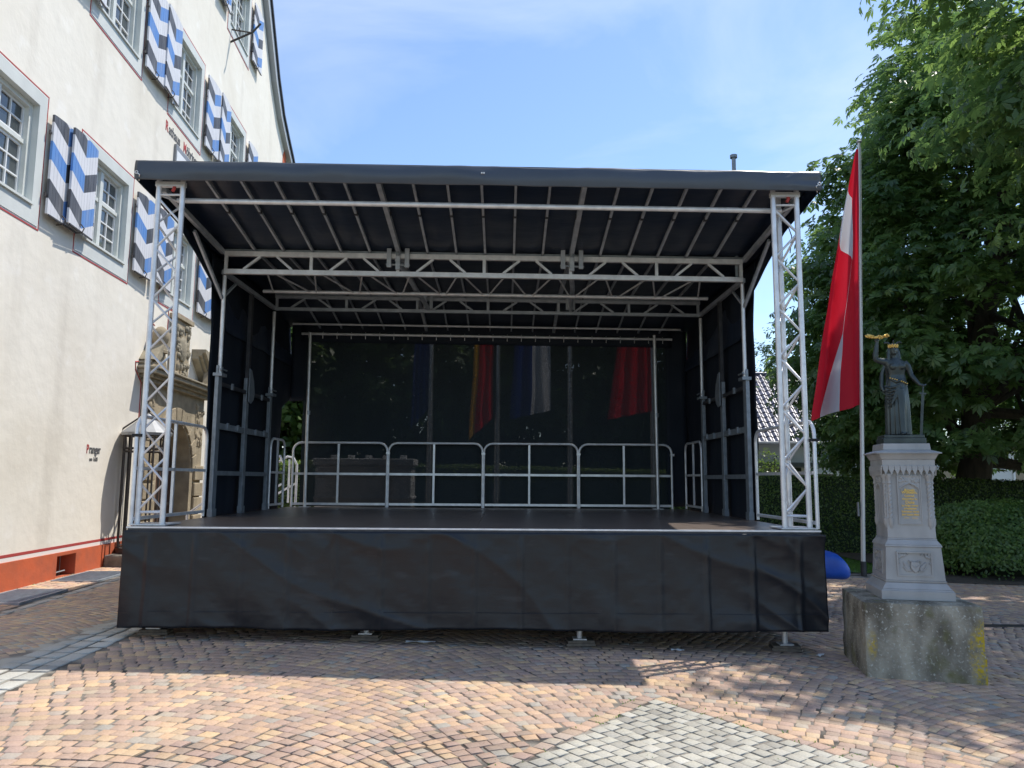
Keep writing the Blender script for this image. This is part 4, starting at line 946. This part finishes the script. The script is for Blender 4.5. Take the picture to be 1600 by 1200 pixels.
MB().box(-.06, -.012, -.2145, -.2125, .748, .752).box(.012, .06, -.2145, -.2125, .748, .752).build('inscription', 'gold', ped)

stat = thing('bronze_statue', 'dark bronze statue of a standing woman raising a golden wreath', 'statue', (MC.x, MC.y, BT + 1.4555), R(-14))
MB().box(-.185, .195, -.165, .165, .0, .055).box(-.175, .185, -.155, .155, .0555, .085).build('plinth', 'bronze', stat, bevel=.004)
Z0 = .085
bd = MB()
def ring(cx, cy, rx, ry, z, n=28, fold=0., k=9, ph=0.): return [(cx + rx * math.cos(t) * (1 + fold * math.cos(k * t + ph)), cy + ry * math.sin(t) * (1 + fold * math.cos(k * t + ph)), Z0 + z) for t in [2 * math.pi * i / n for i in range(n)]]
# draped skirt with deepening folds
rs = []
for i in range(15):
    f = i / 14; z = .52 - f * .515
    rx = .096 + .012 * math.sin(min(1, f * 2.2) * 1.57) + .006 * f; ry = .072 + .02 * f + .010 * math.sin(min(1, f * 2) * 1.57)
    n_ = 72; pts = []
    for q in range(n_):
        t = 2 * math.pi * q / n_; am = .015 + .075 * f; fo = am * (.6 * math.cos(11 * t + .6 * math.sin(3 * t) + f * .7) + .4 * math.cos(17 * t + 1.3))
        kn = .016 * math.exp(-((t - 5.0) / .35) ** 2) * math.sin(math.pi * min(1, f * 1.5))
        pts.append((-.005 - .006 * f + (rx * (1 + fo) + kn) * math.cos(t), (ry * (1 + fo) + kn) * math.sin(t), Z0 + z))
    rs.append(pts)
bd.loft(rs)
bd.loft([ring(-.002, 0, .096, .074, .47), ring(-.002, 0, .098, .074, .52), ring(.0, .002, .083, .060, .565), ring(0, .002, .078, .056, .60), ring(0, 0, .082, .060, .64), ring(0, -.002, .090, .064, .68), ring(0, 0, .095, .062, .71), ring(-.002, .004, .096, .052, .735), ring(-.004, .006, .066, .040, .757), ring(-.008, .004, .032, .031, .772), ring(-.012, .0, .027, .028, .80), ring(-.014, -.002, .027, .03, .815)])
bd.ell((-.036, -.052, .683 + Z0), (.036, .026, .034)); bd.ell((.038, -.052, .683 + Z0), (.036, .026, .034))
hc = Vector((-.018, -.006, .853 + Z0))
bd.ell(hc, (.036, .044, .054), 18, 12); bd.ell(hc + Vector((0, -.022, -.030)), (.022, .022, .022)); bd.ell(hc + Vector((0, -.046, -.008)), (.0065, .011, .015)); bd.ell(hc + Vector((0, -.040, .014)), (.026, .008, .006)); bd.ell(hc + Vector((0, -.043, -.030)), (.012, .006, .0045))
for sg in (-1, 1):                                         # long hair over the shoulders
    bd.path([hc + Vector((sg * .028, .004, .03)), hc + Vector((sg * .040, .006, -.01)), hc + Vector((sg * .044, .004, -.05)), hc + Vector((sg * .050, -.004, -.085)), hc + Vector((sg * .047, -.012, -.105))], [.014, .019, .020, .016, .006], 10)
bd.ell(hc + Vector((0, .026, -.02)), (.040, .030, .060))
S_ = lambda x, y, z: Vector((x, y, z + Z0))
bd.path([S_(-.078, .004, .730), S_(-.105, .0, .742), S_(-.150, -.004, .752), S_(-.185, -.006, .770), S_(-.186, -.010, .80), S_(-.178, -.014, .86), S_(-.170, -.018, .915), S_(-.166, -.02, .935)], [.036, .035, .030, .028, .027, .024, .017, .016], 12)
bd.path([S_(.078, .004, .722), S_(.100, .004, .70), S_(.118, .004, .65), S_(.132, -.002, .60), S_(.158, -.02, .555), S_(.192, -.036, .505), S_(.205, -.04, .492)], [.036, .034, .029, .025, .023, .016, .015], 12)
def hand(base, d, side, curl, sc=1.):
    d = d.normalized(); s_ = side.normalized(); nrm = d.cross(s_)
    bd.ell(base + d * .018 * sc, (.016 * sc, .016 * sc, .020 * sc))
    for i, (o, ln) in enumerate(((-.0125, .030), (-.0045, .035), (.0040, .033), (.012, .026))):
        p0 = base + d * .030 * sc + s_ * o * sc; p1 = p0 + (d * .6 + nrm * curl * .5) * ln * .55 * sc; p2 = p1 + (d * .25 + nrm * curl) * ln * .5 * sc
        bd.path([p0 - d * .008, p0, p1, p2], [.0052, .0052, .0048, .0040], 8)
    q0 = base + d * .012 * sc - s_ * .014 * sc; bd.path([q0, q0 - s_ * .010 + d * .012, q0 - s_ * .006 + d * .022 + nrm * curl * .010], [.006, .0055, .0045], 8)
hand(S_(-.166, -.02, .932), Vector((.05, -.1, 1)), Vector((1, 0, 0)), -.9)
hand(S_(.203, -.04, .494), Vector((.8, -.25, -.25)), Vector((.2, -1, 0)), -1.0)
# cloak at the back and swags of cloth round the hips
bd.loft([[( -.085 + .18 * a / 11 + .0 , .055 + .012 * math.cos(a * 2.2) + (.02 if b_ else 0), Z0 + zc) for a in range(12) for b_ in (0,)] + [(-.085 + .18 * a / 11, .078 + .012 * math.cos(a * 2.2), Z0 + zc) for a in range(11, -1, -1)] for zc in (.74, .6, .45, .3)])
bd.path([S_(-.088, .02, .73), S_(-.125, .03, .62), S_(-.135, .025, .50), S_(-.115, .01, .44), S_(-.10, -.03, .47)], [.012, .020, .022, .020, .014], 10)
bd.path([S_(-.098, .035, .70), S_(-.140, .04, .58), S_(-.142, .03, .47)], [.010, .014, .012], 8)
for k in range(6):
    z = .505 - k * .028; bd.path([S_(.03 - .012 * k, -.086 - .002 * k, z + .012), S_(-.03 - .01 * k, -.090 - .002 * k, z - .028 - .006 * k), S_(-.085, -.062, z - .036 - .012 * k), S_(-.118, -.004, z - .01 - .010 * k)], [.006, .010, .011, .008], 8)
bd.path([S_(-.07, -.052, .562), S_(-.02, -.075, .528), S_(.03, -.078, .545), S_(.08, -.05, .505)], [.010, .015, .015, .010], 10)
for x, a in ((.0, .0), (.012, .004), (.026, -.002), (-.014, .003)): bd.path([S_(x, -.092, .46), S_(x + a, -.102, .25), S_(x + a * 2, -.116, .01)], [.006, .009, .011], 8)
for sg in (-.5, 1): bd.ell(S_(.03 * sg + .01, -.118, .012), (.018, .034, .016))
bo = bd.build('figure', 'bronze', stat, smooth=True)
k = bo.modifiers.new('remesh', 'REMESH'); k.mode = 'VOXEL'; k.voxel_size = .0046; k.use_smooth_shade = True
k = bo.modifiers.new('smooth', 'SMOOTH'); k.iterations = 3; k.factor = .4
# sword held point down
MB().poly([[(-.012, 0), (.012, 0), (.013, .40), (-.013, .40)]], FR, -.005, .005).build('sword', 'bronze', stat)
sw = stat.children[-1] if len(stat.children) else None
for o in COL.objects:
    if o.name.startswith('sword') and o.parent == stat: o.location = (.178, -.055, Z0 + .003); o.rotation_euler = (0, R(5.2), 0); swo = o
MB().box(-.03, .03, -.009, .009, .40, .415).tube((0, 0, .415), (0, 0, .475), .008, 8).ell((0, 0, .485), (.013, .013, .013)).build('hilt', 'bronze', swo)
# golden wreath, crown, belt studs
wr = MB(); r4 = random.Random(9)
for i in range(46):
    t = 2 * math.pi * i / 46 * .86 - .3; c = S_(-.158 + .098 * math.cos(t), -.02 + .07 * math.sin(t), .985 + .022 * math.cos(t * 1 + .2) ** 2 + .008 * math.sin(t))
    for j in range(2): wr.ell(c + Vector((r4.uniform(-.01, .01), r4.uniform(-.01, .01), r4.uniform(-.010, .014))), (.014, .006, .008), 7, 5, Matrix.Rotation(r4.uniform(0, 3), 3, 'Z') @ Matrix.Rotation(r4.uniform(-.8, .8), 3, 'Y'))
wr.path([S_(-.158 + .098 * math.cos(t), -.02 + .07 * math.sin(t), .983 + .022 * math.cos(t + .2) ** 2 + .008 * math.sin(t)) for t in [2 * math.pi * i / 24 * .86 - .3 for i in range(25)]], .006, 8)
wr.build('wreath', 'gold', stat, smooth=True)
cr = MB()
for i in range(22):
    t = 2 * math.pi * i / 22
    for j, hh in enumerate((.030, .043)): cr.ell(hc + Vector(((.039 + .004 * j) * math.cos(t + j * .14), (.046 + .004 * j) * math.sin(t + j * .14), hh + .006 * (i % 2))), (.005, .005, .013), 7, 5, Matrix.Rotation(.4 * (-1) ** i, 3, 'Y'))
cr.build('crown', 'gold', stat, smooth=True)
wg = MB().ell(hc + Vector((0, 0, .048)), (.034, .040, .022))
for sg in (-1, 1): wg.path([hc + Vector((sg * .022, 0, .055)), hc + Vector((sg * .045, 0, .078)), hc + Vector((sg * .070, 0, .080)), hc + Vector((sg * .082, 0, .070))], [.008, .010, .008, .003], 8)
wg.path([hc + Vector((0, -.01, .06)), hc + Vector((0, -.015, .085)), hc + Vector((0, -.028, .095))], [.010, .009, .006], 8)
wg.build('helmet', 'bronze', stat, smooth=True)
st_ = MB()
for i in range(9):
    f = i / 8
    if .4 < f < .6: continue
    st_.ell(S_(-.072 + .15 * f, -.066 - .022 * math.sin(math.pi * f), .568 - .058 * f), (.0075, .005, .006), 8, 5)
st_.build('belt_studs', 'gold', stat, smooth=True)

# ------------------------------------------------------------------ flagpoles and flags
def pole(x, y, h, lean, label, r_=.045, group=None):
    z0 = gz(x); t = thing('flagpole', label, 'flagpole', (x, y, z0), 0, group)
    MB().tube((0, 0, .28), (lean, 0, h), r_, 14, r_ * .62).build('mast', 'pole_white', t, smooth=True)
    MB().tube((0, 0, 0), (0, 0, .28), r_ * 1.25, 14).build('socket', 'dark_steel', t, smooth=True)
    MB().lathe([(.01, h), (.05, h), (.055, h + .03), (.03, h + .05), (.01, h + .055)], (lean, 0, 0), 12).build('cap', 'zinc', t)
    MB().tube((r_ + .012, 0, 1.2), (lean + r_ * .62 + .008, 0, h - .1), .004, 5).build('halyard', 'white_line', t)
    MB().box(-r_ - .02, -r_ + .01, -.02, .02, 1.15, 1.42).build('cleat', 'zinc', t)
    return t
pole(6.88, 15.3, 8.85, .34, 'tall white flagpole behind the pedestal')
def flag(x, y, zt_, zb_, wt, wb, stops, label, lean=0., seed=0, foldy=.12, drop=.35, nf=3.0, tilt=.12):
    """cloth hanging in folds from its mast at the right; stops = [(share of the width, material)]"""
    o = thing('flag', label, 'flag', (x, y, 0)); prev = 0.
    for (f1, m_) in stops:
        def fn(a, b, p=prev, q=f1):
            s_ = p + (q - p) * a; wdt = (wt + (wb - wt) * b ** 1.2)
            xx = -s_ * wdt + lean * (1 - b); yy = foldy * b ** .6 * math.sin(s_ * nf * 6.28 + seed + 1.2 * b) * (.35 + .65 * s_) + .05 * wob(s_ * 4, b * 5, seed)
            zz = zt_ + (zb_ - zt_) * b - drop * s_ * (.25 + .75 * b) + (.12 * (1 - s_) * b)
            xx += .04 * wob(s_ * 3, b * 4, seed + 5) * b
            return (xx - .03, yy, zz)
        MB().grid(fn, 26, 70).build('cloth_stripe', m_, o, smooth=True, fix=False, angle=80); prev = f1
    return o
# red-white-red banner; the folds let only slivers of the white show
bn = thing('banner', 'long red and white banner drooping from the tall flagpole', 'flag', (6.88, 15.3, gz(6.88)))
ROWS = 90
def ban(a, b):
    """a: 0 at the mast .. 1 at the free edge; b: 0 top .. 1 bottom"""
    top, bot = 8.70, 3.36; wdt = .045 + 1.02 * min(1, b * 1.02) ** .95
    z = top + (bot - top) * b - .36 * a * b ** 2.5
    xr = .34 * (z + .2) / 9.0 - .035
    f = .20 * b ** .7
    yy = f * math.sin(a * 9.5 + b * 1.1) * (.4 + .6 * a) + .05 * wob(a * 3, b * 6, 1) * b
    xx = xr - wdt * (a + .055 * math.sin(a * 9.5 + 1.2 + b * 1.5) * math.sin(math.pi * a)) + .025 * wob(a * 4, b * 7, 2) * b
    return (xx, yy - .03, z)
def interp(b, tab):
    for (x0, y0), (x1, y1) in zip(tab, tab[1:]):
        if b <= x1: return y0 + (y1 - y0) * (b - x0) / (x1 - x0)
    return tab[-1][1]
WS = [(0, .985), (.15, .98), (.20, .55), (.34, .40), (.43, .36), (.46, .40), (.72, .46), (1, .42)]      # where the white stripe shows between the folds
WE = [(0, .99), (.15, .99), (.20, .99), (.34, .985), (.40, .70), (.44, .37), (.46, .405), (.72, .465), (1, .72)]
for i, m_ in enumerate(('flag_red', 'flag_white', 'flag_red')):
    def fn(a, b, i=i):
        p, q = ((0, interp(b, WS)), (interp(b, WS), max(interp(b, WE), interp(b, WS) + .004)), (max(interp(b, WE), interp(b, WS) + .004), 1.))[i]
        return ban(p + (q - p) * a, b)
    MB().grid(fn, 26, ROWS).build('cloth_stripe', m_, bn, smooth=True, fix=False, angle=80)
gp = 'flagpoles behind the rear net'
for x, lab in ((-1.93, 'leftmost flagpole seen through the rear net'), (-.35, 'second flagpole from the left through the rear net'), (1.36, 'third flagpole from the left through the rear net'), (3.30, 'rightmost flagpole seen through the rear net')):
    pole(x, 18.0, 7.4, 0, lab, .06, gp)
flag(-1.93, 17.95, 7.0, 3.1, .3, .42, [(1., 'flag_blue')], 'dark blue flag hanging behind the rear net', seed=1)
flag(-.35, 17.95, 7.0, 3.0, .45, .62, [(.12, 'flag_black'), (.75, 'flag_red'), (1., 'flag_gold')], 'black red and gold flag behind the rear net', seed=2, drop=.5)
flag(1.36 - .42, 17.95, 7.0, 3.1, .75, .95, [(.5, 'flag_white'), (1., 'flag_blue')], 'blue and white flag behind the rear net', seed=3, drop=.1)
flag(3.30, 17.95, 7.0, 3.1, .55, 1.05, [(1., 'flag_red')], 'plain red flag at the right behind the rear net', seed=4, drop=.1)
gb = thing('stone_block', 'pale grey block with five knobs behind the rear net', 'block', (-3.0, 16.0, gz(-3)))
MB().box(-.97, .97, -.35, .35, 0, 1.88).box(-1.02, 1.02, -.40, .40, 1.881, 2.02).box(-1.0, 1.0, -.38, .38, 1.20, 1.26).build('body', 'grey_block', gb, bevel=.02)
for k in range(5): MB().lathe([(.02, 2.02), (.07, 2.02), (.07, 2.10), (.02, 2.10)], (-.68 + k * .36, 0, 0), 12).build('knob', 'grey_block', gb)

# ------------------------------------------------------------------ vegetation
def rot_from(nv, spin):
    """rotation matrices (n,3,3) whose z axis is nv, spun by spin"""
    nv = nv / np.linalg.norm(nv, axis=1, keepdims=True); ref = np.where(np.abs(nv[:, 2:3]) > .9, np.array([[1., 0, 0]]), np.array([[0, 0, 1.]]))
    x = np.cross(ref, nv); x /= np.linalg.norm(x, axis=1, keepdims=True); y = np.cross(nv, x)
    c, s_ = np.cos(spin)[:, None], np.sin(spin)[:, None]
    return np.stack([x * c + y * s_, y * c - x * s_, nv], axis=2)
def palmate(nl=5):
    V, F = [], []
    for i in range(nl):
        a = (i - (nl - 1) / 2) * (.62 if nl > 3 else .9); ln = 1 - .16 * abs(i - (nl - 1) / 2); c, s_ = math.cos(a), math.sin(a); k = len(V)
        for r_, w_, z in ((.06, 0, 0), (.62 * ln, .17 * ln, -.05), (ln, 0, -.30 * ln), (.62 * ln, -.17 * ln, -.05)): V.append((r_ * c - w_ * s_, r_ * s_ + w_ * c, z))
        F.append((k, k + 1, k + 2, k + 3))
    return np.array(V), np.array(F)
SIMPLE = (np.array([(0, 0, 0), (.5, .28, .04), (1, 0, -.12), (.5, -.28, .04)]), np.array([(0, 1, 2, 3)]))
def leaves(name, pos, nv, size, m, tpl, parent, rs, val=None):
    n = len(pos); Rm = rot_from(nv, rs.uniform(0, 6.28, n)); T, F = tpl
    V = np.einsum('nij,kj->nki', Rm, T) * size[:, None, None] + pos[:, None, :]
    FF = (F[None] + (np.arange(n) * len(T))[:, None, None]).reshape(-1, 4)
    r_ = rs.rand(n) if val is None else np.clip(val + rs.uniform(-.25, .25, n), 0, 1)
    return put(name, np_mesh(name, V.reshape(-1, 3), FF, m, np.repeat(r_, len(F))), parent)
def tree(name, label, loc, trunk_h, tr, c, rad, ncl, per, lsize, m, tpl, seed, group=None, clr=(.7, 1.1), shell=.55, cat='tree', zmin=-99.):
    """trunk with limbs; crown of leaf sprays gathered in drooping boughs through an uneven ellipsoid"""
    rs = np.random.RandomState(seed); t = thing(name, label, cat, loc, 0, group); c = np.array(c, float); rad = np.array(rad, float)
    d = rs.normal(size=(ncl, 3)); d /= np.linalg.norm(d, axis=1, keepdims=True)
    lump = np.array([1 + .20 * noise.noise(Vector(q) * 1.9 + Vector((seed, 0, 0))) + .14 * noise.noise(Vector(q) * 4.5 + Vector((0, seed, 0))) for q in d])
    rr = (shell + (1 - shell) * rs.rand(ncl) ** .6) * lump
    cen = c + d * rad * rr[:, None]
    ok = (cen[:, 2] > c[2] - rad[2] * .93) & (cen[:, 2] > zmin); cen, d = cen[ok], d[ok]
    P_, N_, Vv = [], [], []
    for q, dd in zip(cen, d):
        k = int(per * rs.uniform(.6, 1.4)); r_ = rs.uniform(*clr); p = rs.normal(size=(k, 3)); p /= np.linalg.norm(p, axis=1, keepdims=True); p *= (rs.rand(k) ** .45)[:, None] * r_
        p[:, 2] *= .5; p[:, 2] -= .22 * (p[:, 0] ** 2 + p[:, 1] ** 2) / r_
        P_.append(q + p); N_.append(np.array([0, 0, .9]) + .55 * dd + .5 * p / r_ + rs.normal(size=(k, 3)) * .38); Vv.append(np.full(k, rs.rand()))
    P_, N_, Vv = np.vstack(P_), np.vstack(N_), np.concatenate(Vv)
    leaves('crown', P_, N_, lsize * rs.uniform(.7, 1.25, len(P_)), m, tpl, t, rs, Vv)
    tb = MB(); top = Vector(c) + Vector((0, 0, rad[2] * .5)); b0 = Vector((0, 0, -.1)); pts = []; rads = []
    for i in range(9):
        f = i / 8; p = b0.lerp(top, f) + Vector((.25 * noise.noise((f * 3, seed, 0)), .25 * noise.noise((f * 3, 0, seed)), 0)) * (f > 0); pts.append(p); rads.append(tr * (1.25 - .2 * min(1, f * 6)) * (1 - .82 * f) if f else tr * 1.45)
    tb.path(pts, rads, 12); trk = tb.build('trunk', 'bark', t, smooth=True)
    for i in range(min(26, len(cen))):
        q = Vector(cen[int(i * len(cen) / 26)]) if len(cen) >= 26 else Vector(cen[i]); j = rs.randint(2, 7); p0 = pts[j]; mid_ = p0.lerp(q, .5) + Vector((0, 0, -.12 * (q - p0).length))
        MB().path([p0, p0.lerp(mid_, .5) + Vector((0, 0, .1)), mid_, q], [rads[j] * .5, rads[j] * .36, rads[j] * .22, .012], 7).build('limb', 'bark', trk, smooth=True)
    return t
PAL = palmate(5)
tree('chestnut_tree', 'huge dark green horse chestnut towering behind the statue', (12.6, 21.8, gz(12.6)), 3, .48, (1.0, -1.4, 6.1), (5.5, 5.2, 9.0), 1250, 56, .27, 'leaf_chestnut', PAL, 4, 'horse chestnuts on the right', zmin=2.5)
tree('chestnut_tree', 'nearer horse chestnut reaching in at the upper right corner', (13.4, 11.4, gz(13.4)), 3, .40, (-2.2, -.9, 9.6), (4.7, 4.4, 3.9), 380, 48, .25, 'leaf_chestnut', PAL, 8, 'horse chestnuts on the right')
gt = 'trees behind the stage'
for x, y, h, r_, lab, sd in ((-7.6, 24.5, 4.4, 3.0, 'leafy tree in the gap at the left end of the net', 21), (-3.4, 26, 4.9, 3.6, 'dark tree behind the left part of the net', 22), (1.2, 26.5, 4.9, 3.7, 'dark tree behind the middle of the net', 23), (4.7, 25.5, 4.3, 2.7, 'loose green tree behind the right part of the net', 24)):
    tree('broadleaf_tree', lab, (x, y, gz(x)), 2, .22, (0, 0, h), (r_, r_ * .9, h * .92), 420, 60, .30, 'leaf_back', SIMPLE, sd, gt, (.5, .85), .45)
tree('broadleaf_tree', 'light green tree between the house roof and the flag', (13.0, 27.5, gz(13)), 2, .2, (0, 0, 4.6), (2.4, 2.2, 3.8), 200, 60, .18, 'leaf_back', SIMPLE, 31, gt, (.5, .8), .45)
tree('broadleaf_tree', 'dark green tree top peeping over the tiled house roof', (15.0, 44, gz(14)), 2, .25, (0, 0, 6.2), (2.6, 2.4, 4.2), 120, 40, .2, 'leaf_fir', SIMPLE, 32, gt, (.5, .9), .45)
tree('garden_bush', 'green garden shrub in front of the house right of the stage wall', (8.0, 24.2, gz(8)), 1, .06, (0, 0, 1.3), (.8, .8, 1.45), 90, 50, .09, 'leaf_back', SIMPLE, 33, None, (.3, .5), .4, 'shrub')
# clipped hedge
hd = thing('clipped_hedge', 'long clipped green hedge running behind stage and monument', 'hedge', (0, 20.0, 0))
def box_leaves(x0, x1, y0, y1, ztop, n, seed):
    rs = np.random.RandomState(seed); L_, D_ = x1 - x0, y1 - y0; hz = ztop + .3
    P_, N_ = [], []
    for (k, f) in ((int(n * .62), 0), (int(n * .30), 1), (int(n * .08), 2)):
        x = rs.uniform(x0, x1, k); y = rs.uniform(y0, y1, k); z = rs.uniform(-.25, ztop, k); nn = rs.normal(size=(k, 3)) * .55
        if f == 0: y = y0 + rs.uniform(-.05, .05, k); nn[:, 1] -= 1
        if f == 1: z = ztop + rs.uniform(-.05, .04, k); nn[:, 2] += 1
        if f == 2: x = np.where(rs.rand(k) < .5, x0, x1) + rs.uniform(-.04, .04, k)
        bump = np.array([noise.noise((a * 1.3, b * 1.6, c_)) for a, c_, b in zip(x, y, z)]) * .07
        if f == 0: y = y + bump
        if f == 1: z = z + bump * .6
        P_.append(np.stack([x, y, z + np.array([gz(q) for q in x])], 1)); N_.append(nn)
    return np.vstack(P_), np.vstack(N_), rs
p, nn, rs = box_leaves(-9.2, 17, 0, 1.0, 1.98, 64000, 41)
leaves('foliage', p, nn, rs.uniform(.045, .085, len(p)), 'leaf_hedge', SIMPLE, hd, rs)
MB().add([(x, y, z + gz(x)) for x in (-9.15, 17) for y, z in ((.06, -.2), (.94, -.2), (.94, 1.92), (.06, 1.92))], [(0, 1, 2, 3), (4, 7, 6, 5), (0, 4, 5, 1), (1, 5, 6, 2), (2, 6, 7, 3), (3, 7, 4, 0)]).build('dark_core', 'hedge_core', hd)  # solid dark core, standing in for the shaded inside of the hedge
# rounded bush
bu_ = thing('rounded_bush', 'rounded dense green bush right of the pedestal', 'bush', (10.0, 15.9, gz(10)))
rs = np.random.RandomState(51); k = 30000
d = rs.normal(size=(k, 3)); d[:, 2] = np.abs(d[:, 2]) - .25; d /= np.linalg.norm(d, axis=1, keepdims=True)
lum = np.array([1 + .10 * noise.noise(Vector(q) * 3) + .05 * noise.noise(Vector(q) * 8) for q in d]) * (.86 + .16 * rs.rand(k))
p = np.sign(d) * np.abs(d) ** .95 * np.array([1.85, 1.2, 1.0]) * lum[:, None] + np.array([0, 0, .52])
p = p[p[:, 2] > .03]; dn = d[:len(p)]
leaves('foliage', p, (p - np.array([0, 0, .5])) + rs.normal(size=p.shape) * .5 + np.array([0, 0, .4]), rs.uniform(.05, .10, len(p)), 'leaf_bush', SIMPLE, bu_, rs)
MB().ell((0, 0, .58), (1.38, .85, .60), 20, 12).build('dark_core', 'hedge_core', bu_, smooth=True)  # dark filler body in place of the bush's shaded interior
for i in range(7): MB().tube((-.5 + i * .17, -.1 + .08 * (i % 3), -.05), (-.8 + i * .27, -.25 + .15 * (i % 3), .6), .02, 6, .012).build('stem', 'bark', bu_)

# ------------------------------------------------------------------ houses behind
hs = thing('tiled_house', 'white house with shiny dark tiled roof behind the hedge', 'house', (9.6, 32, gz(10)))
MB().box(-4.2, 4.4, .3, 8, 0, 3.7).build('wall', 'house_wall', hs)
RA = math.atan2(3.0, 3.55); cr_, sr_ = math.cos(RA), math.sin(RA)
MB().add([(-4.7, -.35, 3.50), (4.9, -.35, 3.50), (4.9, 3.6, 3.50 + 3.95 * sr_ / cr_ * .0 + 3.33), (-4.7, 3.6, 6.83), (-4.7, 8.3, 3.5), (4.9, 8.3, 3.5)], [(0, 1, 2, 3), (3, 2, 5, 4), (0, 3, 4), (1, 5, 2)]).build('roof', 'dark_steel', hs)
rfo = [o for o in COL.objects if o.parent == hs and o.name.startswith('roof')][0]
sv = Vector((0, 3.95, 3.33)); sl_len = sv.length; sv.normalize(); nv_ = Vector((0, -sv.z, sv.y))
tw, tl = .30, .345
def tile_mesh():
    mb = MB(); n_ = 10; vs = []
    for b_, lift in ((0, .045), (1, .012)):
        for i in range(n_ + 1):
            f = i / n_; h_ = .032 * (math.cos(2 * math.pi * (f - .25))) ; vs.append(Vector((f * tw * 1.04, 0, 0)) + sv * (b_ * tl * 1.12) + nv_ * (lift + h_ + .03))
    N = n_ + 1; fs = [(i, i + 1, N + i + 1, N + i) for i in range(n_)]
    lowr = [v - nv_ * .022 for v in vs[:N]]; o_ = len(vs); vs += lowr; fs += [(i, o_ + i, o_ + i + 1, i + 1) for i in range(n_)]
    mb.add(vs, fs); return mb.mesh('tile', 'tile_obj', smooth=True, angle=50, fix=False)
tm = tile_mesh(); tiles = []
for r_ in range(15):
    for c_ in range(32): tiles.append((Vector((-4.7 + c_ * tw, -.38, 3.46)) + sv * (r_ * tl), r_, c_))
tiles.sort(key=lambda t: abs(t[0].x - 1.0) + (0 if t[0].x > -1.9 else 3))
for p, r_, c_ in tiles[:300]: put('tile', tm, rfo, p)
mb = MB(); vv = [v.co.copy() for v in tm.vertices]; ff = [tuple(q.vertices) for q in tm.polygons]
for p, r_, c_ in tiles[300:]: mb.add([v + p for v in vv], ff)
stuff(mb.build('tiles', 'tile_attr', rfo, smooth=True, fix=False))
MB().tube((-4.7, 3.6, 6.86), (4.9, 3.6, 6.86), .10, 10).build('ridge', 'tile_attr', rfo, smooth=True)
MB().tube((-4.8, -.45, 3.44), (5.0, -.45, 3.44), .07, 8).build('gutter', 'zinc', hs, smooth=True)
for x0, x1, z0, z1 in ((-.4, .5, .9, 2.2), (1.7, 2.5, .5, 2.5), (3.1, 3.9, .9, 2.2), (-3.2, -2.2, .9, 2.2)):
    o = MB().poly([rect(x0 - .08, z0 - .08, x1 + .08, z1 + .08), rect(x0, z0, x1, z1)], FR, .22, .32).build('window', 'white_paint', hs); MB().box(x0, x1, .27, .29, z0, z1).build('pane', 'glass', o)
pg = MB().box(-.9, 3.2, -2.6, .25, 2.45, 2.6).build('porch_roof', 'zinc', hs)
for x in (-.8, 1.1, 3.1): MB().box(x - .06, x + .06, -2.5, -2.38, 0, 2.45).build('post', 'white_paint', pg)
wh = thing('white_building', 'plain white building behind the chestnut trunk', 'building', (19.5, 37, gz(14)))
MB().box(-5.5, 12, 0, 8, 0, 3.6).build('wall', 'house_wall', wh); MB().box(-5.8, 12.3, -.3, 8.3, 3.601, 3.8).build('roof', 'roof_edge', wh)
for x0, x1, z0, z1 in ((.9, 2.6, .8, 2.6), (4.6, 6.2, .8, 2.6), (8, 9.6, .8, 2.6)):
    o = MB().poly([rect(x0 - .1, z0 - .1, x1 + .1, z1 + .1), rect(x0, z0, x1, z1)], FR, -.06, -.002).build('window', 'white_paint', wh); MB().box(x0, x1, -.03, -.01, z0, z1).build('pane', 'glass', o)
